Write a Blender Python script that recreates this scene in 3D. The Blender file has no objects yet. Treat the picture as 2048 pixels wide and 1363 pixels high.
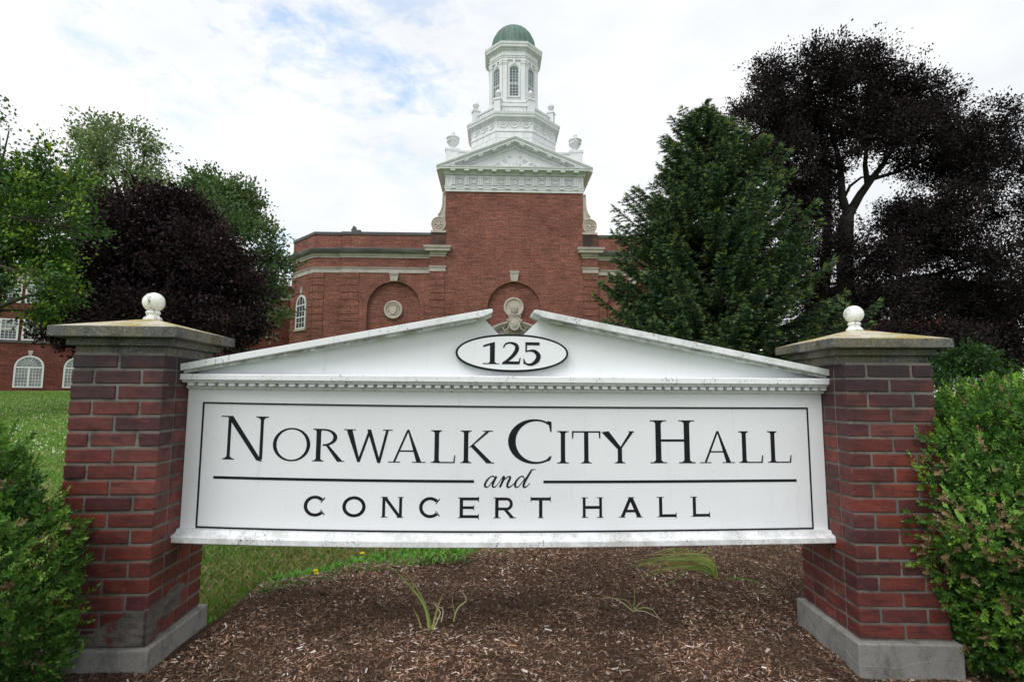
import bpy, bmesh, math, random
import numpy as np
from math import sin, cos, pi, radians, atan, sqrt
from mathutils import Vector, Matrix, noise
random.seed(7); RNG = np.random.default_rng(11)
sc = bpy.context.scene
COL = sc.collection
# ------------------------------------------------------------------ camera
F_PX = 1050.0; PITCH = atan(103/1050.0); ROLL = radians(.28); YAW = radians(1.8)
CAM = Vector((0, 0, 1.25))
cd = bpy.data.cameras.new('camera'); cam = bpy.data.objects.new('camera', cd); COL.objects.link(cam)
cd.sensor_width = 36; cd.lens = 36*F_PX/2048; cd.clip_end = 3000; cd.clip_start = .05
cam.matrix_world = Matrix.Translation(CAM) @ Matrix.Rotation(-YAW, 4, 'Z') @ Matrix.Rotation(pi/2+PITCH, 4, 'X') @ Matrix.Rotation(ROLL, 4, 'Z')
sc.camera = cam
def ray(x, y):
    x -= 1024; y -= 681.5
    a = x*cos(ROLL)+y*sin(ROLL); b = -x*sin(ROLL)+y*cos(ROLL)
    d = Vector((a, F_PX*cos(PITCH)+b*sin(PITCH), F_PX*sin(PITCH)-b*cos(PITCH)))
    return Matrix.Rotation(-YAW, 3, 'Z') @ d
def at(x, y, Y):                      # the point seen at photo pixel x, y at distance Y
    d = ray(x, y); return CAM + d*(Y/d.y)
def atz(x, y, Z):
    d = ray(x, y); return CAM + d*((Z-CAM.z)/d.z)
# ------------------------------------------------------------------ object helpers
def put(o, parent=None):
    COL.objects.link(o)
    if parent is not None:
        o.parent = parent
        if parent.type == 'EMPTY': o.matrix_parent_inverse = parent.matrix_basis.inverted()
    return o
def tag(o, label=None, cat=None, group=None, kind=None):
    if label: o['label'] = label
    if cat: o['category'] = cat
    if group: o['group'] = group
    if kind: o['kind'] = kind
    return o
def thing(name, label, cat, loc=(0, 0, 0), rz=0, group=None):
    o = bpy.data.objects.new(name, None); COL.objects.link(o)
    o.matrix_basis = Matrix.Translation(loc) @ Matrix.Rotation(rz, 4, 'Z'); o.empty_display_size = .3
    return tag(o, label, cat, group)
class MB:
    def __init__(s): s.v = []; s.f = []; s.M = None; s.c = []; s.cur = None
    def add(s, vs, fs):
        n = len(s.v)
        if s.M is not None: vs = [tuple(s.M @ Vector(p)) for p in vs]
        s.v += [tuple(p) for p in vs]; s.f += [tuple(i+n for i in f) for f in fs]
        if s.cur is not None: s.c += [s.cur]*len(vs)
        return s
    def box(s, x0, x1, y0, y1, z0, z1):
        return s.add([(x0,y0,z0),(x1,y0,z0),(x1,y1,z0),(x0,y1,z0),(x0,y0,z1),(x1,y0,z1),(x1,y1,z1),(x0,y1,z1)],
                     [(3,2,1,0),(4,5,6,7),(0,1,5,4),(1,2,6,5),(2,3,7,6),(3,0,4,7)])
    def prism(s, poly, y0, y1):       # polygon in x,z extruded along y
        n = len(poly)
        area = sum(poly[i][0]*poly[(i+1)%n][1]-poly[(i+1)%n][0]*poly[i][1] for i in range(n))
        if area < 0: poly = poly[::-1]
        vs = [(x,y0,z) for x,z in poly]+[(x,y1,z) for x,z in poly]
        fs = [tuple(range(n)), tuple(range(2*n-1, n-1, -1))]+[(i, i+n, (i+1)%n+n, (i+1)%n) for i in range(n)]
        return s.add(vs, fs)
    def strip(s, quads, y0, y1):
        for q in quads: s.prism(q, y0, y1)
        return s
    def lathe(s, prof, c=(0,0,0), n=24, a0=0, a1=2*pi, sx=1, sy=1):
        full = abs(a1-a0-2*pi) < 1e-6; m = n if full else n+1
        vs = []
        for r, z in prof:
            for k in range(m):
                a = a0+(a1-a0)*k/n; vs.append((c[0]+r*cos(a)*sx, c[1]+r*sin(a)*sy, c[2]+z))
        fs = []
        for i in range(len(prof)-1):
            for k in range(n if full else n):
                k2 = (k+1) % m if full else k+1
                fs.append((i*m+k, i*m+k2, (i+1)*m+k2, (i+1)*m+k))
        return s.add(vs, fs)
    def tube(s, pts, rad, n=6, cap=True):
        pts = [Vector(p) for p in pts]; vs = []; fs = []
        if not hasattr(rad, '__len__'): rad = [rad]*len(pts)
        up = Vector((.13, .21, .97))
        for i, p in enumerate(pts):
            t = (pts[min(i+1, len(pts)-1)]-pts[max(i-1, 0)]).normalized()
            a = t.cross(up)
            if a.length < .1: a = t.cross(Vector((1, 0, 0)))
            a.normalize(); b = t.cross(a)
            for k in range(n):
                w = 2*pi*k/n; vs.append(p+(a*cos(w)+b*sin(w))*rad[i])
        for i in range(len(pts)-1):
            for k in range(n): fs.append((i*n+k, (i+1)*n+k, (i+1)*n+(k+1)%n, i*n+(k+1)%n))
        if cap: fs += [tuple(range(n)), tuple(range(len(vs)-1, len(vs)-n-1, -1))]
        return s.add(vs, fs)
    def sweep(s, path, prof, closed=False):   # path in x,y ; prof (outward, z) ; outward = right of travel
        n = len(path); P = [Vector(p) for p in path]; vs = []
        def nrm(a, b):
            d = (b-a).normalized(); return Vector((d.y, -d.x))
        for i in range(n):
            if closed: n1, n2 = nrm(P[i-1], P[i]), nrm(P[i], P[(i+1) % n])
            else:
                n1 = nrm(P[max(i-1, 0)], P[max(i, 1)]) if i else nrm(P[0], P[1])
                n2 = nrm(P[i], P[i+1]) if i < n-1 else n1
            m = (n1+n2).normalized(); k = 1/max(.2, m.dot(n1))
            for o, z in prof: vs.append((P[i].x+m.x*o*k, P[i].y+m.y*o*k, z))
        m = len(prof); fs = []
        for i in range(n if closed else n-1):
            j = (i+1) % n
            for k in range(m): fs.append((i*m+k, j*m+k, j*m+(k+1)%m, i*m+(k+1)%m))
        if not closed: fs += [tuple(range(m-1, -1, -1)), tuple(range((n-1)*m, n*m))]
        return s.add(vs, fs)
    def ball(s, c, r, n=16, sx=1, sy=1, sz=1):
        prof = [(r*sin(pi*i/(n//2))*1.0+1e-5, -r*cos(pi*i/(n//2))*sz) for i in range(n//2+1)]
        return s.lathe(prof, c, n, sx=sx, sy=sy)
    def build(s, name, mat, parent=None, smooth=False, bevel=0, seg=2, sub=0):
        me = bpy.data.meshes.new(name); me.from_pydata(s.v, [], s.f); me.update()
        bm = bmesh.new(); bm.from_mesh(me); bmesh.ops.recalc_face_normals(bm, faces=bm.faces)
        uv = bm.loops.layers.uv.new('UVMap')
        for f in bm.faces:
            nn = f.normal; f.smooth = smooth
            if abs(nn.z) > .75: t1, t2 = Vector((1,0,0)), Vector((0,1,0))
            else: t1 = Vector((-nn.y, nn.x, 0)).normalized(); t2 = Vector((0,0,1))
            for l in f.loops: l[uv].uv = (l.vert.co.dot(t1), l.vert.co.dot(t2))
        bm.to_mesh(me); bm.free()
        if s.c:
            a = me.attributes.new('col', 'FLOAT_COLOR', 'POINT')
            a.data.foreach_set('color', np.array([(c[0], c[1], c[2], 1) for c in s.c], 'f').ravel())
        me.materials.append(mat)
        o = bpy.data.objects.new(name, me)
        if bevel:
            m = o.modifiers.new('bevel', 'BEVEL'); m.width = bevel; m.segments = seg; m.limit_method = 'ANGLE'; m.angle_limit = radians(40)
        return put(o, parent)
def np_mesh(name, V, C, mat, parent=None, k=4):      # V (n,k,3) polygons, C (n,3) colours
    n = len(V); me = bpy.data.meshes.new(name)
    me.vertices.add(n*k); me.vertices.foreach_set('co', np.ascontiguousarray(V, 'f').ravel())
    me.loops.add(n*k); me.loops.foreach_set('vertex_index', np.arange(n*k, dtype='i'))
    me.polygons.add(n); me.polygons.foreach_set('loop_start', np.arange(0, n*k, k, dtype='i'))
    me.polygons.foreach_set('loop_total', np.full(n, k, 'i'))
    a = me.attributes.new('col', 'FLOAT_COLOR', 'POINT')
    cc = np.ones((n, k, 4), 'f'); cc[:, :, :3] = C[:, None, :]; a.data.foreach_set('color', cc.ravel())
    me.update(calc_edges=True); me.materials.append(mat)
    o = bpy.data.objects.new(name, me); return put(o, parent)
def unit(a): return a/np.maximum(np.linalg.norm(a, axis=-1, keepdims=True), 1e-9)
def leaves(P, D, Nn, L, W, fold=.25):                # leaf quads: base, side, tip, side
    D = unit(D); S = unit(np.cross(D, Nn)); U = np.cross(S, D)
    L = np.asarray(L).reshape(-1, 1); W = np.asarray(W).reshape(-1, 1)
    mid = P+D*L*.45+U*W*fold
    return np.stack([P, mid-S*W*.5, P+D*L, mid+S*W*.5], 1)
# ------------------------------------------------------------------ materials
def newmat(name, rough=.8, spec=.3):
    m = bpy.data.materials.new(name); m.use_nodes = True; nt = m.node_tree; b = nt.nodes['Principled BSDF']
    b.inputs['Roughness'].default_value = rough; b.inputs['Specular IOR Level'].default_value = spec
    return m, nt, b
class G:
    def __init__(s, nt): s.nt = nt; s.co = nt.nodes.new('ShaderNodeTexCoord')
    def n(s, t, **k):
        o = s.nt.nodes.new(t)
        for a, v in k.items(): setattr(o, a, v)
        return o
    def L(s, a, b): s.nt.links.new(a, b)
    def set(s, sock, v):
        if isinstance(v, bpy.types.NodeSocket): s.L(v, sock)
        else: sock.default_value = v
    def mapv(s, src, scale=(1,1,1), loc=(0,0,0)):
        m = s.n('ShaderNodeMapping'); s.L(src, m.inputs[0]); m.inputs['Scale'].default_value = scale; m.inputs['Location'].default_value = loc
        return m.outputs[0]
    def noise(s, scale, detail=4, rough=.55, vec=None, sc=None, dist=0):
        v = vec or s.co.outputs['Object']
        if sc: v = s.mapv(v, sc)
        o = s.n('ShaderNodeTexNoise'); s.L(v, o.inputs['Vector'])
        o.inputs['Scale'].default_value = scale; o.inputs['Detail'].default_value = detail; o.inputs['Roughness'].default_value = rough; o.inputs['Distortion'].default_value = dist
        return o.outputs['Fac']
    def ramp(s, f, a, b, lo=0., hi=1.):
        o = s.n('ShaderNodeMapRange'); s.set(o.inputs[0], f)
        o.inputs[1].default_value = a; o.inputs[2].default_value = b; o.inputs[3].default_value = lo; o.inputs[4].default_value = hi
        return o.outputs[0]
    def mix(s, f, a, b, mode='MIX'):
        o = s.n('ShaderNodeMix', data_type='RGBA', blend_type=mode); s.set(o.inputs[0], f)
        for sock, v in ((o.inputs[6], a), (o.inputs[7], b)):
            if isinstance(v, tuple): v = (*v, 1)
            s.set(sock, v)
        return o.outputs[2]
    def math(s, op, a, b=0.):
        o = s.n('ShaderNodeMath', operation=op); s.set(o.inputs[0], a); s.set(o.inputs[1], b); return o.outputs[0]
    def attr(s, name='col'):
        o = s.n('ShaderNodeAttribute'); o.attribute_name = name; return o.outputs['Color']
    def bump(s, h, strength, dist, bsdf):
        o = s.n('ShaderNodeBump'); s.L(h, o.inputs['Height']); o.inputs['Strength'].default_value = strength; o.inputs['Distance'].default_value = dist
        s.L(o.outputs[0], bsdf.inputs['Normal'])
def noisy(name, c1, c2, scale=3, rough=.8, spec=.3, bump=0, bdist=.002, sc=None, c3=None, s3=40, t3=(.6,.7), bscale=None):
    m, nt, b = newmat(name, rough, spec); g = G(nt)
    col = g.mix(g.ramp(g.noise(scale, 6, sc=sc), .35, .65), c1, c2)
    if c3: col = g.mix(g.ramp(g.noise(s3, 5, .65), *t3), col, c3)
    g.L(col, b.inputs['Base Color'])
    if bump: g.bump(g.noise(bscale or scale*12, 6, .7), bump, bdist, b)
    return m
M = {}
M['limestone'] = noisy('limestone', (.47,.42,.385), (.36,.325,.30), 1.2, .85, .2, .3, .01, c3=(.16,.155,.14), s3=2.5, t3=(.58,.75))
M['weathered_stone'] = noisy('weathered_stone', (.19,.185,.185), (.09,.09,.092), 1.0, .85, .2, .3, .01, sc=(.4,.4,2.5), c3=(.30,.29,.26), s3=1.2, t3=(.6,.7))
M['tower_paint'] = noisy('tower_paint', (.71,.73,.745), (.62,.64,.655), 1.5, .55, .3, sc=(1,1,.25), c3=(.42,.46,.46), s3=3, t3=(.62,.8))
M['coping'] = noisy('coping', (.085,.09,.09), (.06,.062,.06), 2, .6, .4)
M['window_paint'] = noisy('window_paint', (.72,.73,.73), (.6,.61,.61), 2, .5, .3)
def glass_mat(name, tint):
    m, nt, b = newmat(name, .08, .6); g = G(nt)
    g.L(g.mix(g.ramp(g.noise(1.3, 3), .4, .6), tint, tuple(t*1.9+.01 for t in tint)), b.inputs['Base Color']); return m
M['glass'] = glass_mat('glass', (.02,.025,.03)); M['glass_curtain'] = glass_mat('glass_curtain', (.10,.12,.12)); M['lantern_glass'] = glass_mat('lantern_glass', (.05,.075,.08))
def brick_mat(name, a, b2, mortar, dark=.0):
    m, nt, b = newmat(name, .85, .2); g = G(nt)
    t = g.n('ShaderNodeTexBrick'); g.L(g.co.outputs['UV'], t.inputs['Vector'])
    t.inputs['Scale'].default_value = 1; t.inputs['Brick Width'].default_value = .22; t.inputs['Row Height'].default_value = .0745
    t.inputs['Mortar Size'].default_value = .007; t.inputs['Mortar Smooth'].default_value = .2; t.inputs['Bias'].default_value = -.1
    for k, v in (('Color1', a), ('Color2', b2), ('Mortar', mortar)): t.inputs[k].default_value = (*v, 1)
    v = g.co.outputs['UV']
    row = g.ramp(g.noise(1, 3, .7, vec=g.mapv(v, (.9, 7, 1))), .32, .68, .6, 1.4)
    fine = g.ramp(g.noise(1, 2, .7, vec=g.mapv(v, (7, 14, 1))), .3, .72, .4, 1.55)
    big = g.ramp(g.noise(.5, 4), .3, .7, .78, 1.2)
    k = g.math('MULTIPLY', g.math('MULTIPLY', row, big), fine)
    comb = g.n('ShaderNodeCombineColor'); [g.L(k, comb.inputs[i]) for i in range(3)]
    col = g.mix(1., t.outputs['Color'], comb.outputs[0], 'MULTIPLY')
    if dark: col = g.mix(g.ramp(g.noise(.9, 5), .35, .6, 0, dark), col, (.035,.03,.028))
    g.L(col, b.inputs['Base Color']); g.bump(t.outputs['Fac'], -.3, .01, b)
    return m
M['hall_brick'] = brick_mat('hall_brick', (.225,.066,.044), (.14,.044,.033), (.25,.19,.16))
M['hall_brick_sooty'] = brick_mat('hall_brick_sooty', (.14,.06,.045), (.09,.04,.03), (.15,.12,.11), .8)
M['wing_brick'] = brick_mat('wing_brick', (.15,.04,.03), (.10,.03,.025), (.12,.07,.06))
def copper():
    m, nt, b = newmat('copper', .7, .3); g = G(nt)
    v = g.mapv(g.co.outputs['Object'], (1, 1, .12))
    col = g.mix(g.ramp(g.noise(2.2, 5, .7, vec=v), .35, .65), (.085,.145,.125), (.15,.225,.195))
    col = g.mix(g.ramp(g.noise(6, 3, .7, vec=v), .62, .7), col, (.045,.06,.05)); g.L(col, b.inputs['Base Color']); return m
M['copper'] = copper()
def white_wood(name='white_wood', dirt=.5, moss=0.):
    m, nt, b = newmat(name, .42, .35); g = G(nt)
    col = g.mix(g.ramp(g.noise(1.3, 4, sc=(.6,1,1.4)), .3, .7), (.86,.885,.93), (.78,.80,.85))
    streak = g.noise(9, 6, .7, sc=(1,1,.5)); speck = g.noise(95, 3, .8)
    f = g.math('MULTIPLY', g.ramp(streak, .50, .66), g.ramp(speck, .55, .63))
    col = g.mix(g.math('MULTIPLY', f, dirt*1.7), col, (.07,.075,.065))
    col = g.mix(g.math('MULTIPLY', g.ramp(g.noise(150, 2, .9), .70, .74), dirt), col, (.05,.05,.045))
    smear = g.math('MULTIPLY', g.ramp(g.noise(4, 6, .7), .52, .72), g.ramp(g.noise(28, 5, .7), .4, .62, 0, .45*dirt+.1*moss))
    col = g.mix(smear, col, (.33,.335,.29))
    col = g.mix(g.ramp(g.noise(26, 4, .7, sc=(1,1,.06)), .60, .78, 0, .22+dirt*.35), col, (.45,.45,.40))
    if moss:
        col = g.mix(g.ramp(g.noise(11, 6, .75), .42, .6, 0, moss), col, (.16,.17,.09))
    g.L(col, b.inputs['Base Color']); g.bump(g.noise(14, 3, .5, sc=(.3,1,6)), .12, .002, b); return m
M['white_wood'] = white_wood('white_wood', .10); M['mildewed_wood'] = white_wood('mildewed_wood', .9)
M['mossy_wood'] = white_wood('mossy_wood', .9, .35)
M['underside'] = white_wood('underside', 1., .75)
m_, nt_, b_ = newmat('sign_black', .5, .15); g_ = G(nt_)
g_.L(g_.mix(g_.ramp(g_.noise(30, 4), .3, .7), (.008,.009,.012), (.017,.019,.024)), b_.inputs['Base Color']); M['sign_black'] = m_
def finial_paint():
    m, nt, b = newmat('finial_paint', .4, .4); g = G(nt)
    col = g.mix(g.ramp(g.noise(12, 3), .3, .7), (.86,.87,.87), (.74,.75,.74))
    f = g.math('MULTIPLY', g.ramp(g.noise(30, 5, .7, sc=(1,1,.45)), .54, .58), g.ramp(g.noise(80, 3, .7, sc=(1,1,.4)), .42, .55))
    col = g.mix(g.math('MULTIPLY', f, .85), col, (.12,.11,.10)); g.L(col, b.inputs['Base Color']); return m
M['finial_paint'] = finial_paint()
def pier_brick():
    m, nt, b = newmat('pier_brick', .62, .35); g = G(nt); o = g.co.outputs['Object']
    col = g.attr()
    col = g.mix(g.ramp(g.noise(7, 5, .7), .44, .68, 0, .7), col, (.04,.018,.020), 'MIX')
    col = g.mix(g.ramp(g.noise(26, 4, .7, sc=(1,1,2.2)), .60, .74, 0, .8), col, (.26,.06,.038))
    col = g.mix(g.ramp(g.noise(17, 5, .75, sc=(.7,.7,2.5)), .52, .66, 0, .75), col, (.045,.02,.024))
    col = g.mix(g.ramp(g.noise(48, 6, .8), .60, .68, 0, .45), col, (.24,.15,.14))
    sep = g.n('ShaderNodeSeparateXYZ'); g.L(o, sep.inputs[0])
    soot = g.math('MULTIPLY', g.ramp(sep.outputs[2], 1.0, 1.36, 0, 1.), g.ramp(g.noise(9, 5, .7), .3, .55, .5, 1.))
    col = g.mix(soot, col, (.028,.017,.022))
    g.L(col, b.inputs['Base Color']); g.bump(g.noise(70, 6, .75), .6, .003, b)
    g.L(g.ramp(g.noise(25, 3), .3, .7, .42, .8), b.inputs['Roughness']); return m
M['pier_brick'] = pier_brick()
M['mortar'] = noisy('mortar', (.20,.19,.175), (.12,.113,.105), 9, .95, .1, .9, .004, c3=(.08,.075,.07), s3=14, t3=(.55,.7), bscale=160)
M['cement_patch'] = noisy('cement_patch', (.17,.155,.14), (.08,.072,.065), 14, .95, .1, 1., .012, sc=(1,1,3), c3=(.13,.045,.045), s3=10, t3=(.54,.62), bscale=35)
def concrete(name, a, b2, dark, lich=0., bumpn=.5, spk=.8):
    m, nt, b = newmat(name, .95, .1); g = G(nt)
    col = g.mix(g.ramp(g.noise(5, 6, .7), .3, .7), a, b2)
    col = g.mix(g.ramp(g.noise(11, 6, .7, sc=(1,1,.6)), .5, .66, 0, .85), col, dark)
    col = g.mix(g.ramp(g.noise(110, 5, .85), .54, .62, 0, spk), col, tuple(min(.7, x*2.4) for x in a))
    col = g.mix(g.ramp(g.noise(120, 5, .85, sc=(1,1.1,1)), .34, .46, spk, 0), col, tuple(x*.35 for x in dark))
    if lich: col = g.mix(g.math('MULTIPLY', g.ramp(g.noise(6.5, 6, .65, dist=.6), .44, .56), g.ramp(g.noise(50, 4, .7), .3, .55, .35, lich)), col, (.33,.25,.055))
    g.L(col, b.inputs['Base Color']); g.bump(g.noise(170, 5, .8), bumpn, .003, b); return m
M['cap_top'] = concrete('cap_top', (.55,.52,.43), (.42,.39,.32), (.30,.25,.13), .95)
M['cap_concrete'] = concrete('cap_concrete', (.15,.15,.145), (.09,.09,.088), (.035,.036,.036), .10, .9)
M['base_concrete'] = concrete('base_concrete', (.26,.255,.24), (.19,.185,.175), (.10,.10,.09), 0, .3, .18)
def leafmat(name, trans=.25, rough=.5, spec=.35):
    m, nt, b = newmat(name, rough, spec); g = G(nt); c = g.attr()
    g.L(c, b.inputs['Base Color'])
    if trans:
        t = g.n('ShaderNodeBsdfTranslucent'); g.L(g.mix(1., c, (1.2,1.25,.6), 'MULTIPLY'), t.inputs[0])
        mx = g.n('ShaderNodeMixShader'); mx.inputs[0].default_value = trans
        g.L(b.outputs[0], mx.inputs[1]); g.L(t.outputs[0], mx.inputs[2])
        g.L(mx.outputs[0], nt.nodes['Material Output'].inputs[0])
    return m
M['leaf'] = leafmat('leaf', .3); M['leaf_dark'] = leafmat('leaf_dark', .08, .75, .12); M['hedge_leaf'] = leafmat('hedge_leaf', .22, .38); M['needle'] = leafmat('needle', .05, .6)
M['blade'] = leafmat('blade', .3, .6); M['chip'] = leafmat('chip', 0, .9)
M['bark'] = noisy('bark', (.07,.06,.052), (.04,.034,.03), 3, .9, .1, .6, .02, sc=(1,1,.3))
M['bark_dark'] = noisy('bark_dark', (.03,.028,.026), (.018,.016,.016), 3, .9, .1, .6, .02, sc=(1,1,.3))
def ground_mat(name, cols, scale, bump, bd):
    m, nt, b = newmat(name, .95, .1); g = G(nt)
    col = g.mix(g.ramp(g.noise(scale, 6, .7), .35, .65), cols[0], cols[1])
    col = g.mix(g.ramp(g.noise(scale*8, 5, .8), .45, .7), col, cols[2])
    g.L(col, b.inputs['Base Color']); g.bump(g.noise(scale*14, 6, .8), bump, bd, b); return m
M['lawn'] = ground_mat('lawn', [(.11,.22,.035), (.15,.23,.05), (.08,.17,.028)], .22, .5, .05)
M['mulch'] = ground_mat('mulch', [(.09,.052,.035), (.14,.085,.057), (.05,.03,.021)], 3, 1., .03)
# ------------------------------------------------------------------ ground
EDGE = [(-6.5,2.5),(-1.35,2.62)] + [tuple(atz(x, y, .1).xy) for x, y in ((410,1192),(520,1180),(600,1165),(690,1140),(760,1128),(850,1112),(940,1104))] + [(.6,4.6),(2.4,5.2),(3.6,4.4),(4.5,3.0)]
def edge_y(x):
    for (a, b), (c, d) in zip(EDGE[:-1], EDGE[1:]):
        if a <= x <= c: return b+(d-b)*(x-a)/(c-a)
    return EDGE[0][1] if x < EDGE[0][0] else EDGE[-1][1]
def gz(x, y):
    t = max(0., y-3.6); z = .038+.0287*t*(1-math.exp(-t/2.0))-.036*max(-3., min(3., x))*max(0., min(1., (9-y)/5))
    if y > 46: z = .038+.0287*42.4
    return z
def bed_z(x, y):
    return gz(x, y)+.045+.035*noise.noise((x*1.7, y*1.7, 3))+.010*noise.noise((x*6, y*6, 1))+.02*noise.noise((x*.6, y*.8, 9))
mb = MB(); xs = [-400,-200,-120,-80,-60,-45,-30,-20,-12]+[i*.5-8 for i in range(33)]+[12,20,30,45,60,80,120,200,400]
ys = [-60,-20,-5,0,1,1.5]+[2+i*.25 for i in range(16)]+[6+i for i in range(20)]+[28,32,36,40,43,46,50,60,100,200,400,900]
vs = [(x, y, gz(x, y)-.01+.0*x) for y in ys for x in xs]
mb.add(vs, [(j*len(xs)+i, j*len(xs)+i+1, (j+1)*len(xs)+i+1, (j+1)*len(xs)+i) for j in range(len(ys)-1) for i in range(len(xs)-1)])
tag(mb.build('lawn_ground', M['lawn'], smooth=True), kind='structure')
mb = MB(); nx, ny = 200, 110; vs = []
for j in range(ny+1):
    for i in range(nx+1):
        x = -6.5+11*i/nx; e = edge_y(x)+.05*noise.noise((x*6, 2, 5)); y = .2+(e-.2)*(j/ny)
        z = bed_z(x, y); k = min(1, (1-j/ny)*12); vs.append((x, y, gz(x, y)+.004*(k > 0)+(z-gz(x, y))*k))
mb.add(vs, [(j*(nx+1)+i, j*(nx+1)+i+1, (j+1)*(nx+1)+i+1, (j+1)*(nx+1)+i) for j in range(ny) for i in range(nx)])
tag(mb.build('mulch_bed', M['mulch'], smooth=True), kind='structure')
def in_bed(x, y): return y < edge_y(x)+.05*noise.noise((x*6, 2, 5))
# wood chips and shreds
def chips():
    n = 140000; x = RNG.uniform(-1.75, 3.1, n*2); y = 1.95+(RNG.random(n*2)**1.25)*3.3
    keep = [k for k in range(n*2) if in_bed(x[k], y[k]-.02)][:n]; x = x[keep]; y = y[keep]; n = len(x)
    z = np.array([bed_z(a, b) for a, b in zip(x, y)])
    P = np.stack([x, y, z+RNG.uniform(.000, .009, n)], 1)
    a = RNG.uniform(0, 2*pi, n); D = np.stack([np.cos(a), np.sin(a), RNG.normal(0, .28, n)], 1)
    Nn = unit(np.stack([RNG.normal(0, .5, n), RNG.normal(0, .5, n), np.ones(n)], 1))
    big = RNG.random(n) < .06
    L = np.where(big, RNG.uniform(.025, .045, n), RNG.uniform(.009, .028, n)); W = L*RNG.uniform(.12, .34, n)
    D = unit(D); S = unit(np.cross(D, Nn))*W[:, None]*.5; E_ = D*L[:, None]*.5
    j = RNG.uniform(.5, 1., (n, 4, 1))
    V = np.stack([P-E_-S*j[:, 0], P-E_*.8+S*j[:, 1], P+E_+S*j[:, 2], P+E_*.85-S*j[:, 3]], 1)
    pal = np.array([(.135,.078,.050), (.19,.11,.07), (.08,.047,.032), (.26,.16,.105), (.35,.255,.19), (.47,.41,.37), (.29,.21,.165), (.55,.51,.48)])
    w = np.array([.30,.25,.17,.12,.07,.045,.03,.015]); q = RNG.choice(8, n, p=w/w.sum())
    clump_tone = np.array([noise.noise((a*2.2, b*2.2, 5))+.6*noise.noise((a*7, b*7, 2)) for a, b in zip(x, y)]); C = pal[q]*RNG.uniform(.7, 1.25, (n, 1))*np.clip(1+clump_tone*.9, .5, 1.5)[:, None]
    tag(np_mesh('wood_chips', V, C, M['chip']), 'loose brown and grey shredded wood mulch under the sign', 'mulch', kind='stuff')
chips()
# grass
def grass():
    Ps = []; 
    for _ in range(90000):
        x = RNG.uniform(-2.6, .9); y = RNG.uniform(2.6, 6.2)
        if y > edge_y(x)+.05*noise.noise((x*6, 2, 5))-.035+.05*RNG.random(): Ps.append((x, y))
    n1 = len(Ps)
    Y = 5+(RNG.random(60000)**1.6)*36; X = Y*RNG.uniform(-1.08, -.62, len(Y)); Ps = np.array(Ps+list(zip(X, Y)))
    n = len(Ps); z = np.array([gz(a, b)-.012 for a, b in Ps]); far = Ps[:, 1]/6; far = np.maximum(1, far)
    h = RNG.uniform(.025, .065, n)*np.where(far > 1.01, 1.0, 1); w = RNG.uniform(.0013, .0032, n)*np.where(far > 1.01, 1.8, 1)*far**.9
    a = RNG.uniform(0, 2*pi, n); S = np.stack([np.cos(a), np.sin(a), 0*a], 1)*w[:, None]
    b = RNG.uniform(0, 2*pi, n); bend = np.stack([np.cos(b), np.sin(b), 0*b], 1)*(h*RNG.uniform(.2, 1.1, n))[:, None]
    P = np.stack([Ps[:, 0], Ps[:, 1], z], 1); up = np.array([0, 0, 1.])
    V = np.stack([P-S, P+S, P+bend*.35+up*h[:, None]*.6+S*.7, P+bend+up*h[:, None]], 1)
    dry = np.array([noise.noise((x*.9, y*.9, 4)) for x, y in Ps]); t = RNG.random(n)
    C = np.where((t < np.where(Ps[:, 1] > 6.3, .10, .42)+.45*dry)[:, None], np.array([[.34,.29,.16]]), np.array([[.12,.235,.045]]))*RNG.uniform(.6, 1.4, (n, 1))
    tag(np_mesh('grass', V, C, M['blade']), 'short green lawn grass with dry straw patches', 'grass', kind='stuff')
    # clover heads
    n = 800; Y = 9+(RNG.random(n)**1.2)*22; X = Y*RNG.uniform(-1.05, -.72, n); P = np.stack([X, Y, [gz(a, b)+.05 for a, b in zip(X, Y)]], 1)
    r = RNG.uniform(.008, .017, (n, 1))
    V = np.stack([P+[-1,0,0]*r, P+[0,-.5,-1]*r, P+[1,0,0]*r, P+[0,.5,1]*r], 1)
    tag(np_mesh('clover_flowers', V, np.tile([[.62,.62,.52]], (n, 1)), M['blade']), 'tiny white clover flowers scattered over the lawn', 'clover', kind='stuff')
grass()
# ------------------------------------------------------------------ plants in the bed
def ribbon_plant(name, label, cat, blades, base, group=None):
    t = thing(name, label, cat, base, 0, group)
    V = []; C = []
    for pts, w, c0, c1 in blades:
        pts = [Vector(p) for p in pts]
        # catmull
        Q = []
        for i in range(len(pts)-1):
            p0, p1, p2, p3 = pts[max(i-1, 0)], pts[i], pts[i+1], pts[min(i+2, len(pts)-1)]
            for k in range(5):
                s = k/5; Q.append(.5*((2*p1)+(p2-p0)*s+(2*p0-5*p1+4*p2-p3)*s*s+(3*p1-p0-3*p2+p3)*s**3))
        Q.append(pts[-1]); n = len(Q)
        for i in range(n-1):
            s0, s1 = i/(n-1), (i+1)/(n-1); w0 = w*(1-s0**2.5*.9); w1 = w*(1-s1**2.5*.95)
            tg = (Q[i+1]-Q[i]).normalized(); sd = tg.cross(Vector((.15,-1,.2))).normalized(); nr = sd.cross(tg)*.35
            for sg in (-1, 1):
                V.append([Q[i], Q[i]+(sd*sg+nr)*w0, Q[i+1]+(sd*sg+nr)*w1, Q[i+1]]); c = [c0[j]*(1-s0)+c1[j]*s0 for j in range(3)]; C.append(c)
    np_mesh('leaf_blades', np.array([[tuple(p) for p in q] for q in V]), np.array(C), M['blade'], t); return t
GR = (.15,.28,.07); YG = (.38,.46,.14); TN = (.48,.36,.22); OR_ = (.42,.22,.09); PL = (.62,.56,.45)
def pp(x, y, Y): return at(x, y, Y)
b0 = atz(858, 1257, .1); Y0 = b0.y
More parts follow.
